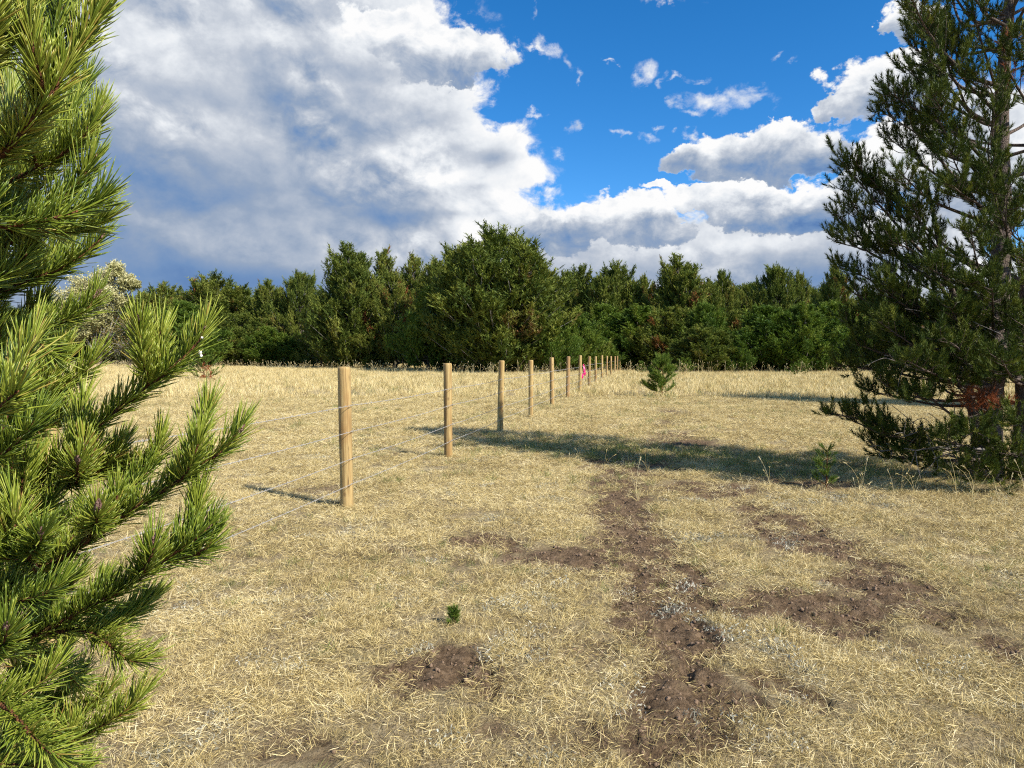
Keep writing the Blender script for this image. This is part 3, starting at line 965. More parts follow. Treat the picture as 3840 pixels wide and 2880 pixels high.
def build_fence():
    root = bpy.data.objects.new('barbed_wire_fence', None)
    COL.objects.link(root)
    x0, y0 = post_xy(POST_PX[1])
    root.location = (x0, y0, gz(x0, y0))
    root['label'] = 'new barbed wire fence of round wooden posts running back to the pines'
    root['category'] = 'fence'
    bpy.context.view_layer.update()

    def part(name, me, loc, parent=root, label=None):
        o = link(name, me, parent, label=label)
        o.location = Vector(loc) - (root.location if parent is root else Vector((0, 0, 0)))
        return o
    side = unit([1.0, -.2, 0.0])
    along = unit([.2, 1.0, 0.0])
    hs = (1.03, .775, .498, .268)
    pts = []
    for i, (px, top, dk) in enumerate(zip(POST_PX, POST_TOP, POST_DARK)):
        x, y = post_xy(px)
        z = gz(x, y)
        r = .062 if i == 1 else .057 + .007 * RNG.uniform()
        lab = {1: 'nearest whole post, golden wood with a dark left edge', 6: 'darker red brown post'}.get(i)
        p = part('post', make_post(top - z, r, dk), (x, y, z), label=lab)
        pts.append((x, y, r))
        for h in hs:
            # staple over the wire
            s = np.linspace(0, np.pi, 7)
            P = np.array([side * (r - .006 + .016 * math.sin(a)) + np.array([0, 0, h - z + .012 * math.cos(a)]) + along * .004 for a in s])
            V, F = tube(P, .0024, 4)
            link('staple', mesh_np('staple', V, F, M_STAPLE), p)
    # corner stake leaning as a brace at the far end
    for px, top, lean in ((2352, 1.30, -.05), (2361, 1.05, -.45), (2368, .55, -.5)):
        x, y = post_xy(2343)
        x = (px - CX) / FPX * (y + 1)
        V, F = lathe([(-.1, .05), (0, .05), (top, .045), (top + .01, .03)], 10)
        V[:, 0] += V[:, 2] * lean
        part('brace_post', mesh_np('brace_post', V, F, M_POST, True, np.full(len(V), .4)), (x, y + 1, 0))
    # four strands: two twisted wires each, barbs at a hand's spacing
    for h in hs:
        line = []
        for i, (x, y, r) in enumerate(pts):
            line.append(np.array([x, y, h + RNG.normal() * .008]) + side * (r + .005))
        line.insert(0, line[0] - along * 2.6)
        L = []
        for a, b in zip(line[:-1], line[1:]):
            d = np.linalg.norm(b - a)
            n = max(2, int(d / (.0085 if a[1] < 22 else .12)))
            t = np.linspace(0, 1, n, endpoint=False)[:, None]
            s = a + (b - a) * t
            s[:, 2] -= (.016 * 4 * t * (1 - t))[:, 0]
            L.append(s)
        L.append(line[-1][None])
        L = np.vstack(L)
        dist = np.concatenate([[0], np.cumsum(np.linalg.norm(np.diff(L, axis=0), axis=1))])
        ph = dist * 2 * np.pi / .075
        B = Bag()
        u = np.stack([np.full(len(L), side[0]), np.full(len(L), side[1]), np.zeros(len(L))], -1)
        far = L[:, 1] > 24
        amp = np.where(far, .0, .0024)[:, None]
        for s in (0, np.pi):
            P = L + (u * np.cos(ph + s)[:, None] + np.array([0, 0, 1.]) * np.sin(ph + s)[:, None]) * amp
            V, F = tube(P - np.array(root.location), np.where(far, .0032, .0015), 4)
            B.add(V, F)
        w = link('wire', B.mesh('wire', M_WIRE, True), root)
        B = Bag()
        s = .05
        while s < dist[-1]:
            k = int(np.searchsorted(dist, s))
            k = min(k, len(L) - 1)
            if L[k][1] > 40:
                break
            c = L[k] - np.array(root.location)
            for q in range(2):
                a = RNG.uniform(0, np.pi)
                d = side * math.cos(a) + np.array([0, 0, math.sin(a)]) + along * (.25 if q else -.25)
                V, F = tube(np.array([c - d * .014 + along * .004 * q, c + d * .014 + along * .004 * q]), .0013, 3)
                B.add(V, F)
            V, F = lathe([(-.005, .0035), (.005, .0035)], 5, c, along)
            B.add(V, F)
            s += RNG.uniform(.115, .135)
        link('barbs', B.mesh('barbs', M_WIRE), w, kind='stuff')


build_fence()

# ------------------------------------------------------------------ the young pine beside the camera
TRUNK_XY = np.array([-1.62, 1.62])
# each limb: photograph points with a depth in metres, needle-covered length, parent (None = trunk), bud
LIMBS = [
    ('A', [(-60, 650, 1.15), (60, 520, 1.08), (180, 370, 1.05), (260, 230, 1.05), (340, 100, 1.05), (420, -80, 1.05)], 1.2, None),
    ('A1', [(150, 400, 1.08), (180, 240, 1.05), (215, 90, 1.05), (235, -90, 1.05)], .3, 'A'),
    ('A2', [(-160, 330, 1.0), (-20, 210, 1.0), (70, 80, 1.0), (130, -80, 1.0)], .6, None),
    ('A3', [(90, 500, 1.15), (40, 380, 1.2), (10, 260, 1.22)], .4, 'A'),
    ('B', [(-120, 740, 1.4), (60, 670, 1.35), (200, 600, 1.32), (300, 520, 1.3), (345, 460, 1.3), (362, 428, 1.3)], .9, None),
    ('B1', [(60, 670, 1.4), (150, 560, 1.45), (230, 480, 1.48), (290, 380, 1.5)], .4, 'B'),
    ('C', [(-80, 980, 1.35), (60, 890, 1.3), (190, 790, 1.28), (280, 700, 1.28), (345, 605, 1.28)], .9, None),
    ('D', [(-120, 880, 1.15), (20, 850, 1.15), (110, 838, 1.15), (220, 815, 1.15), (330, 780, 1.17), (385, 740, 1.17)], .8, None),
    ('D1', [(100, 845, 1.2), (220, 870, 1.22), (320, 860, 1.24), (380, 830, 1.24)], .4, 'D'),
    ('E', [(-80, 1130, 1.5), (90, 1060, 1.5), (240, 1000, 1.5), (320, 950, 1.5), (375, 895, 1.5)], .9, None),
    ('F', [(-120, 1290, 1.5), (60, 1255, 1.5), (190, 1225, 1.5), (290, 1180, 1.5), (335, 1150, 1.5), (352, 1122, 1.5)], .8, None),
    ('F2', [(60, 1620, 1.45), (130, 1520, 1.42), (190, 1420, 1.4), (222, 1360, 1.4), (226, 1322, 1.38)], .35, None),
    ('F3', [(150, 1500, 1.45), (240, 1450, 1.45), (310, 1400, 1.45), (350, 1350, 1.45)], .3, 'F2'),
    ('Z', [(-190, 1620, .95), (-60, 1560, .92), (20, 1510, .9), (65, 1465, .88)], .5, None),
    ('Z1', [(-60, 1560, .95), (0, 1450, .97), (40, 1380, .98)], .3, 'Z'),
    ('G', [(-120, 1960, 1.5), (60, 1860, 1.45), (180, 1760, 1.4), (300, 1645, 1.37), (430, 1545, 1.34), (560, 1445, 1.32), (660, 1368, 1.3), (735, 1290, 1.3), (766, 1238, 1.3)], .95, None),
    ('H', [(-160, 2260, 1.45), (100, 2150, 1.4), (250, 2080, 1.36), (400, 1975, 1.33), (560, 1870, 1.3), (690, 1790, 1.3), (785, 1725, 1.28), (850, 1672, 1.28), (893, 1622, 1.28)], 1.1, None),
    ('H2', [(330, 1830, 1.5), (430, 1775, 1.46), (500, 1760, 1.44), (560, 1735, 1.42), (592, 1690, 1.42), (600, 1655, 1.42)], .35, 'G'),
    ('H3', [(240, 1900, 1.5), (270, 1820, 1.38), (288, 1768, 1.28), (290, 1738, 1.25)], .3, 'G'),
    ('H4', [(400, 1975, 1.36), (450, 1880, 1.38), (520, 1800, 1.4), (560, 1760, 1.4)], .3, 'H'),
    ('K', [(330, 2030, 1.36), (350, 1985, 1.25), (362, 1950, 1.17), (366, 1918, 1.15)], .22, 'H'),
    ('L', [(60, 2160, 1.36), (110, 2090, 1.22), (145, 2035, 1.14), (152, 2005, 1.12)], .25, 'H'),
    ('M', [(30, 2010, 1.35), (75, 1880, 1.3), (90, 1770, 1.28), (93, 1692, 1.28)], .35, None),
    ('J', [(-150, 2520, 1.4), (60, 2420, 1.36), (240, 2325, 1.32), (380, 2255, 1.28), (500, 2180, 1.26), (620, 2095, 1.25), (710, 2040, 1.24), (772, 1985, 1.24)], 1.1, None),
    ('J2', [(670, 2065, 1.26), (710, 2000, 1.27), (735, 1930, 1.28), (745, 1850, 1.28)], .25, 'J'),
    ('J3', [(520, 2170, 1.26), (555, 2115, 1.22), (572, 2070, 1.2), (575, 2042, 1.2)], .2, 'J'),
    ('J4', [(620, 2095, 1.27), (700, 2090, 1.26), (770, 2060, 1.25), (800, 2010, 1.25)], .25, 'J'),
    ('O', [(150, 2370, 1.35), (300, 2365, 1.33), (400, 2410, 1.3), (470, 2470, 1.28), (530, 2480, 1.28)], .45, 'J'),
    ('N', [(-160, 2560, 1.15), (-60, 2480, 1.05), (10, 2410, .98), (22, 2360, .95)], .4, None),
    ('S', [(-100, 2470, 1.3), (80, 2440, 1.35), (220, 2500, 1.4), (300, 2570, 1.42)], .5, None),
    ('P', [(-180, 2560, 1.2), (-40, 2610, 1.12), (60, 2690, 1.08), (150, 2790, 1.05), (240, 2850, 1.05)], .5, None),
    ('Q', [(-60, 2960, 1.4), (150, 2850, 1.35), (300, 2770, 1.32), (420, 2700, 1.3), (480, 2660, 1.3), (530, 2605, 1.3)], .7, None),
    ('R', [(100, 2800, 1.55), (250, 2705, 1.52), (340, 2650, 1.5), (410, 2595, 1.5)], .4, None),
    ('T', [(-100, 2880, 1.1), (60, 2870, 1.08), (200, 2900, 1.08)], .4, None),
    ('U', [(-150, 1760, 1.25), (-20, 1720, 1.2), (80, 1640, 1.18), (150, 1560, 1.18)], .5, None),
    ('V', [(-120, 2080, 1.2), (0, 2020, 1.18), (60, 1960, 1.17), (40, 1880, 1.17)], .5, None),
    ('W', [(-150, 2300, 1.25), (0, 2260, 1.2), (130, 2240, 1.18), (230, 2190, 1.18)], .5, None),
    ('X', [(-160, 1120, 1.2), (-30, 1060, 1.2), (70, 990, 1.2), (120, 910, 1.2)], .5, None),
    ('Y', [(-170, 1380, 1.3), (0, 1330, 1.3), (110, 1270, 1.3), (190, 1330, 1.3)], .5, None),
]
_r = np.random.default_rng(21)
for _k, _y in enumerate(np.linspace(-40, 3000, 27)):          # the boughs further back, rising to the right like the front ones
    _x, _d = _r.uniform(150, 330), _r.uniform(1.45, 2.0)
    if 1250 < _y < 1900:
        _x -= 60
    _y += _r.uniform(-30, 30)
    _s = _r.uniform(.35, .9)
    LIMBS.append(('back%d' % _k, [(_x - 420, _y + 420 * _s * .8, _d), (_x - 210, _y + 210 * _s * .9, _d), (_x - 70, _y + 70 * _s, _d), (_x, _y - 30, _d)], .6, None))
BUDS = {'B': 1.2, 'F': 1.3, 'F2': 1.2, 'H3': 1.3, 'K': 1.4, 'L': 1.0, 'M': 1.0, 'J2': .9, 'J3': .9, 'H2': .8, 'G': .8, 'H': .8, 'N': 1.0, 'J': .7, 'A1': .8, 'C': .7, 'E': .7}


def needles_along(P, per_cm, lmin, lmax, w, rough_t, ang=(28, 58), lift=.42, gen=needle_prisms):
    """needles round a shoot: leaning forward, their ends curving up"""
    seg = np.diff(P, axis=0)
    ln = np.linalg.norm(seg, axis=1)
    tot = ln.sum()
    n = max(8, int(tot * 100 * per_cm))
    cum = np.concatenate([[0], np.cumsum(ln)])
    s = np.sort(RNG.uniform(0, tot, n))
    i = np.clip(np.searchsorted(cum, s) - 1, 0, len(seg) - 1)
    f = (s - cum[i]) / np.maximum(ln[i], 1e-9)
    B = P[i] + seg[i] * f[:, None]
    T = unit(seg[i])
    R = rand_perp(T)
    # fewer needles hang straight down
    a = np.radians(RNG.uniform(ang[0], ang[1], n))
    end = np.clip((s - (tot - .03)) / .03, 0, 1)
    a = a * (1 - .55 * end)
    D = unit(T * np.cos(a)[:, None] + R * np.sin(a)[:, None] + np.array([0, 0, lift]) * RNG.uniform(.5, 1.2, n)[:, None])
    L = RNG.uniform(lmin, lmax, n)
    bend = (T * .22 + np.array([0, 0, .16])) * RNG.uniform(.1, 1.1, n)[:, None] + RNG.normal(size=(n, 3)) * .05
    V, F, k = gen(B, D, L, np.full(n, w) * RNG.uniform(.85, 1.2, n), bend)
    t = np.repeat(np.clip(rough_t + RNG.normal(size=n) * .18, 0, .93), k)
    return V, F, t


def make_bud(tip, d, s):
    prof = [(0, .0026), (.003, .0042), (.009, .0048), (.015, .0040), (.021, .0025), (.026, .0006)]
    V, F = lathe([(h * s, r * s) for h, r in prof], 9, tip, d)
    return mesh_np('bud', V, F, M_BUD, True)


def build_near_pine():
    root = bpy.data.objects.new('young_pine', None)
    COL.objects.link(root)
    root['label'] = 'bright green long needled young pine reaching in from the left edge close to the camera'
    root['category'] = 'pine tree'
    P = np.array([[TRUNK_XY[0] + .02 * math.sin(z * 3), TRUNK_XY[1] + .015 * math.cos(z * 2), z] for z in np.linspace(-.05, 3.3, 24)])
    V, F = tube(P, np.linspace(.055, .010, 24), 12)
    link('trunk', mesh_np('trunk', V, F, M_BARK, True), root)
    curves = {}
    for key, px, nl, par in LIMBS:
        pts = [at(x, y, d) for x, y, d in px]
        if par:
            q = curves[par]
            k = int(np.argmin(np.linalg.norm(q - pts[0], axis=1)))
            pts[0] = q[k]
        else:
            d = np.linalg.norm(pts[0][:2] - TRUNK_XY)
            zt = max(.12, pts[0][2] - .28 * d)
            t0 = np.array([TRUNK_XY[0], TRUNK_XY[1], zt])
            if d > .25:
                m = (t0 + pts[0]) / 2
                m[2] -= .04
                pts = [t0, m] + pts
            else:
                pts = [t0] + pts
        C = spline(pts, .012)
        curves[key] = C
        s = np.concatenate([[0], np.cumsum(np.linalg.norm(np.diff(C, axis=0), axis=1))])
        tot = s[-1]
        r0 = .0046 + .0068 * min(1, tot / 1.2)
        R = .0023 + (r0 - .0023) * ((tot - s) / tot) ** .8
        R = R * (1 + .10 * np.sin(s * 420) * RNG.uniform(.3, 1, len(s)))
        V, F = tube(C, R, 8)
        br = link('branch', mesh_np('branch', V, F, M_TWIG, True), root)
        B = Bag()
        start = max(0, tot - nl)
        i0 = int(np.searchsorted(s, start))
        shade = RNG.uniform(.34, .66)
        B.add(*needles_along(C[i0:], 15 if par else 14, .040, .062, .0024, shade))
        # side shoots at the yearly nodes
        node = tot - RNG.uniform(.16, .22)
        while node > start + .05:
            i = int(np.searchsorted(s, node))
            T = unit(C[min(i + 2, len(C) - 1)] - C[i - 2])
            for q in range(RNG.integers(1, 3)):
                rad = rand_perp(T[None])[0]
                rad[2] = abs(rad[2]) * .5
                L = RNG.uniform(.06, .15)
                d = unit(T * .75 + rad * .75)
                Q = spline([C[i], C[i] + d * L * .5, C[i] + d * L * .9 + np.array([0, 0, .25 * L])], .012)
                V, F = tube(Q, np.linspace(.0034, .0020, len(Q)), 6)
                link('side_shoot', mesh_np('side_shoot', V, F, M_TWIG, True), br)
                B.add(*needles_along(Q, 14, .038, .058, .0024, shade + .05))
                if RNG.uniform() < .5:
                    link('bud', make_bud(Q[-1], unit(Q[-1] - Q[-2]), RNG.uniform(.5, .9)), br)
            node -= RNG.uniform(.17, .26)
        # a few dead orange needles on the older wood
        if tot - nl > .1 and not par:
            k = 90
            ii = RNG.integers(max(1, i0 - 25), i0 + 20, k) % len(C)
            V, F, kk = needle_prisms(C[ii], unit(RNG.normal(size=(k, 3)) + np.array([0, 0, -.6])), RNG.uniform(.03, .05, k), np.full(k, .0014), np.zeros((k, 3)))
            B.add(V, F, np.full(len(V), 1.1))
        link('needles', B.mesh('needles', M_NEAR, True), br, kind='stuff')
        if key in BUDS:
            link('bud', make_bud(C[-1], unit(C[-1] - C[-3]), BUDS[key]), br)
        if key == 'G':
            for px, py, q in ((750, 1322, .0036), (754, 1334, .0026), (757, 1266, .002)):
                c = at(px, py, 1.29)
                V, F = lathe([(-q, q * .1), (-q * .7, q * .8), (0, q), (q * .6, q * .85), (q, q * .1)], 8, c)
                V = V + RNG.normal(size=V.shape) * q * .16
                link('resin_blob', mesh_np('resin_blob', V, F, M_RESIN, True), br, label='white resin lump near the branch tip')


build_near_pine()

# ------------------------------------------------------------------ pines in general


def limb_shoots(C, s0, twig_len, per_m, rise=.35, shoot=(.07, .14)):
    """twigs and end shoots along a limb curve -> (twig polylines, shoot polylines)"""
    seg = np.linalg.norm(np.diff(C, axis=0), axis=1)
    s = np.concatenate([[0], np.cumsum(seg)])
    tot = s[-1]
    twigs, shoots = [], []
    n = max(3, int((tot - s0) * per_m))
    sgn = 1
    for a in np.linspace(s0, tot * .97, n):
        i = min(int(np.searchsorted(s, a)), len(C) - 2)
        T = unit(C[i + 1] - C[max(0, i - 1)])
        side = unit(np.cross(T, [0, 0, 1.]) * sgn + np.array([0, 0, RNG.normal() * .5]))
        sgn = -sgn
        L = twig_len * RNG.uniform(.5, 1.1) * (1.05 - .6 * (a - s0) / max(tot - s0, .01))
        d = unit(T * RNG.uniform(.5, 1.0) + side * RNG.uniform(.5, .9))
        e = C[i] + d * L + np.array([0, 0, rise * L * RNG.uniform(.3, 1.2)])
        m = C[i] + d * L * .5 + np.array([0, 0, .05 * L])
        Q = spline([C[i], m, e], .05)
        twigs.append(Q)
        for _ in range(max(3, int(L * 13))):
            f = RNG.uniform(.35, 1.0)
            p = Q[int(f * (len(Q) - 1))]
            dd = unit(unit(Q[-1] - Q[0]) * .6 + RNG.normal(size=3) * .5 + np.array([0, 0, .95]))
            l = RNG.uniform(*shoot)
            shoots.append(np.array([p, p + dd * l * .5, p + dd * l + np.array([0, 0, l * .15])]))
        shoots.append(np.array([Q[-1], Q[-1] + unit(Q[-1] - Q[-2]) * .05, Q[-1] + unit(Q[-1] - Q[-2]) * .09 + np.array([0, 0, .03])]))
    T = unit(C[-1] - C[-3])
    shoots.append(np.array([C[-1] - T * .1, C[-1] - T * .03, C[-1] + T * .06 + np.array([0, 0, .02])]))
    return twigs, shoots


def shoot_needles(shoots, n_per, lmin, lmax, w, t0, tj=.14, gen=needle_tris):
    S = np.array(shoots)                     # (n,3,3)
    n = len(S)
    k = n_per
    f = np.clip(RNG.uniform(0, 1.15, (n, k)), 0, 1)
    A, M, E = S[:, 0][:, None], S[:, 1][:, None], S[:, 2][:, None]
    f3 = f[..., None]
    B = (A * (1 - f3) ** 2 + 2 * M * f3 * (1 - f3) + E * f3 ** 2).reshape(-1, 3)
    T = unit(np.broadcast_to(E - A, (n, k, 3)).reshape(-1, 3))
    R = rand_perp(T)
    a = np.radians(RNG.uniform(34, 78, n * k)) * (1 - .5 * f.ravel() ** 3)
    D = unit(T * np.cos(a)[:, None] + R * np.sin(a)[:, None])
    L = RNG.uniform(lmin, lmax, n * k)
    V, F, q = gen(B, D, L, np.full(n * k, w) * RNG.uniform(.8, 1.2, n * k), T * .15 + np.array([0, 0, .08]))
    ts = np.repeat(t0 + RNG.normal(size=n) * tj, k) + RNG.normal(size=n * k) * .06
    return V, F, np.repeat(np.clip(ts, 0, .86), q)


# ------------------------------------------------------------------ the big pine on the right
BP = np.array([5.72, 8.45])


def build_big_pine():
    root = bpy.data.objects.new('lodgepole_pine', None)
    COL.objects.link(root)
    root['label'] = 'big dark many stemmed pine with rust brown dead twigs standing at the right edge'
    root['category'] = 'pine tree'
    root.location = (BP[0], BP[1], gz(*BP))
    gp = np.array(root.location)

    def trunk(pts, r0, r1):
        C = spline([np.array(p, float) for p in pts], .12)
        s = np.linspace(0, 1, len(C))
        R = r1 + (r0 - r1) * (1 - s) ** .9
        R[:3] *= np.array([1.35, 1.18, 1.06])
        R = R * RNG.uniform(.95, 1.06, len(R))
        V, F = tube(C, R, 14)
        link('trunk', mesh_np('trunk', V, F, M_BARK, True), root)
        return C
    main = trunk([(0, 0, -.08), (-.02, 0, .8), (.0, -.05, 1.8), (.05, -.02, 3.0), (.02, 0, 4.4), (.1, .02, 5.8), (.12, 0, 7.3)], .15, .018)
    second = trunk([(.28, -.10, -.08), (.33, -.1, .8), (.30, -.08, 1.8), (.42, -.1, 3.0), (.75, -.1, 4.4), (.9, 0, 5.8)], .115, .015)
    third = trunk([(-.12, .05, -.08), (-.16, .02, .5), (-.34, -.1, 1.1), (-.42, -.15, 1.7), (-.75, -.2, 2.6), (-.95, -.2, 3.5)], .062, .012)

    limbs = []                                    # (base trunk, base z, tip in local coords)
    def tip_px(px, py, dy=0.0):
        return at(px, py, BP[1] + dy) - gp
    for px, py, dy, dz in [(3425, 60, 0, .9), (3405, 160, -.2, .9), (3320, 330, .1, .9), (3310, 420, -.2, .8), (3335, 520, .3, .7), (3390, 250, .5, .9), (3480, 120, -.5, .8),
                           (3142, 590, 0, 1.6), (3200, 600, -.2, 1.5), (3250, 690, .2, 1.1), (3132, 800, .1, 1.0), (3125, 905, -.1, .9), (3160, 700, -.1, 1.3),
                           (3140, 1000, .2, .7), (3190, 1090, -.3, .6), (3165, 1190, .2, .5), (3210, 1290, -.2, .35), (3140, 1370, .1, .2), (3180, 1330, .4, .3), (3260, 1180, -.6, .4), (3330, 1280, -.8, .3), (3300, 1060, -.9, .5),
                           (3110, 1545, -.1, .45), (3190, 1570, .1, .4), (3255, 1650, .2, .3), (3300, 1620, -.4, .3), (3330, 1720, -.1, .1), (3420, 1690, -.5, .15), (3240, 1460, .3, .2), (3460, 1760, -.5, .05),
                           (3330, 900, -.9, .8), (3420, 760, -1.0, .8), (3500, 420, -.9, .8), (3560, 560, -1.1, .8), (3480, 1000, -1.3, .6), (3560, 1150, -1.4, .5), (3640, 860, -1.4, .7), (3700, 620, -1.2, .8), (3660, 300, -1.0, .8), (3740, 420, -1.1, .8), (3780, 700, -1.4, .7),
                           (3820, 960, -1.5, .6), (3720, 1080, -1.6, .5), (3840, 1180, -1.5, .4), (3620, 1330, -1.3, .2), (3500, 1420, -1.1, .2), (3800, 1400, -1.4, .2), (3580, 120, -.7, .8), (3760, 160, -.8, .8), (3650, 40, -.8, .8)]:
        t = tip_px(px, py, dy * .72)
        limbs.append((second if px > 3740 else main, max(.25, t[2] - dz), t))
    for _ in range(20):
        py = RNG.uniform(-200, 1420)
        px = RNG.uniform(3330 if py < 560 else 3230, 3860)
        t = tip_px(px, py, -RNG.uniform(.4, 1.15) * min(1, (3900 - abs(px - 3700)) / 3900))
        limbs.append((second if px > 3740 else main, max(.3, t[2] - RNG.uniform(.2, .8)), t))
    for px, py, dy, dz in ((3600, 1760, -.9, .1), (3700, 1800, -1.0, .05), (3770, 1690, -1.1, .2), (3830, 1770, -1.0, .1), (3540, 1650, -1.0, .2), (3660, 1620, -1.2, .2), (3820, 1590, -1.3, .3), (3750, 1340, -1.5, .3), (3400, 1350, -1.2, .3), (3290, 1420, -.5, .25), (3420, 1500, -.8, .2)):
        t = tip_px(px, py, dy)
        limbs.append((second if px > 3740 else main, max(.22, t[2] - dz), t))
    for _ in range(22):
        a, z, rr = math.radians(RNG.uniform(-80, 60)), RNG.uniform(.5, 2.4), RNG.uniform(1.2, 1.9)
        limbs.append((second, max(.3, z - .4), np.array([.3 + .8 * rr * math.cos(a), .62 * rr * math.sin(a), z])))
    # the far and the right-hand side of the crown
    for z in np.arange(1.0, 7.0, .42):
        r = 1.75 if z < 4.0 else max(.35, 1.75 * (7.4 - z) / 3.4)
        for a in RNG.uniform(-70, 130, 3):
            rr = r * RNG.uniform(.75, 1.1)
            tz = z + RNG.uniform(.0, .6)
            limbs.append((main if RNG.uniform() < .5 else second, max(.3, tz - RNG.uniform(.4, .9)), np.array([.25 + .78 * rr * math.cos(math.radians(a)), .62 * rr * math.sin(math.radians(a)), tz])))
    for z in (5.4, 5.8, 6.2, 6.6, 6.9, 7.2):
        for a in RNG.uniform(100, 340, 4):
            rr = max(.2, .45 * (7.6 - z))
            limbs.append((main, z - .3, np.array([rr * math.cos(math.radians(a)), rr * math.sin(math.radians(a)), z + .25])))
    bare_zone = 0
    for li, (tr, bz, tip) in enumerate(limbs):
        k = int(np.argmin(np.abs(tr[:, 2] - bz)))
        b = tr[k]
        h = tip - b
        m1 = b + h * .4 + np.array([0, 0, -.16 * abs(h[2]) - .03])
        m2 = b + h * .75 + np.array([0, 0, -.10 * abs(h[2])]) + RNG.normal(size=3) * .04
        m1, m2 = m1 + RNG.normal(size=3) * .07, m2 + RNG.normal(size=3) * .05
        C = spline([b, m1, m2, tip], .06)
        tot = np.linalg.norm(np.diff(C, axis=0), axis=1).sum()
        r0 = .012 + .013 * min(tot / 1.6, 1.3)
        V, F = tube(C, np.linspace(r0, .004, len(C)), 7)
        br = link('branch', mesh_np('branch', V, F, M_BARK, True), root)
        twigs, shoots = limb_shoots(C, tot * (.46 if tip[2] > 1.5 else .52), .34, 17, shoot=(.09, .17))
        W = Bag()
        for q in twigs:
            V, F = tube(q, np.linspace(.0055, .0025, len(q)), 4)
            W.add(V, F)
        link('twigs', W.mesh('twigs', M_BARK), br, kind='stuff')
        V, F, t = shoot_needles(shoots, 64, .038, .060, .0068, .42)
        # a few brown shoots deep inside
        link('needles', mesh_np('needles', V, F, M_PINE, False, t), br, kind='stuff')
    # dead lower limbs and the rust-brown spray in front of the trunk
    for px, py, dy, bz in ((3330, 1345, -.7, .9), (3480, 1180, -.6, 1.4), (3560, 1330, -.7, 1.2), (3440, 1290, -.4, 1.1), (3620, 1180, -.8, 1.6), (3380, 1640, -.6, .5), (3420, 1690, -.7, .35), (3500, 1720, -.6, .3), (3300, 1690, -.2, .4), (3780, 1290, -.8, 1.5), (3820, 1400, -.8, 1.2)):
        t = tip_px(px, py, dy)
        k = int(np.argmin(np.abs(main[:, 2] - bz)))
        b = main[k]
        C = spline([b, (b + t) / 2 + np.array([0, 0, .06]) + RNG.normal(size=3) * .05, t], .06)
        B = Bag()
        B.add(*tube(C, np.linspace(.015, .004, len(C)), 6))
        for _ in range(10):
            i = RNG.integers(len(C) // 3, len(C) - 1)
            d = unit(unit(C[-1] - C[0]) + RNG.normal(size=3) * .7)
            Q = np.array([C[i], C[i] + d * .15 + RNG.normal(size=3) * .02, C[i] + d * RNG.uniform(.2, .4) + RNG.normal(size=3) * .05])
            B.add(*tube(spline(Q, .06), .0036, 4))
        link('dead_branch', B.mesh('dead_branch', M_GREYTWIG, True), root, label='bare grey dead branch')
    for px, py, dy, bz in ((3600, 1490, -.75, .75), (3690, 1500, -.8, .8), (3750, 1530, -.8, .7), (3640, 1530, -.7, .7), (3800, 120, -.5, 4.8), (3830, 290, -.6, 4.4)):
        t = tip_px(px, py, dy)
        k = int(np.argmin(np.abs(main[:, 2] - bz)))
        C = spline([main[k], (main[k] + t) / 2, t], .06)
        B = Bag()
        B.add(*tube(C, np.linspace(.012, .004, len(C)), 6))
        br = link('dead_branch', B.mesh('dead_branch', M_BARK, True), root, label='branch with rust brown dead needles')
        tw, sh = limb_shoots(C, .45 * np.linalg.norm(t - main[k]), .26, 14)
        V, F, tt = shoot_needles(sh, 26, .035, .055, .004, .45)
        link('dead_needles', mesh_np('dead_needles', V, F, M_DEADN, False, tt), br, kind='stuff')


build_big_pine()

# ------------------------------------------------------------------ pines of the wood behind the meadow


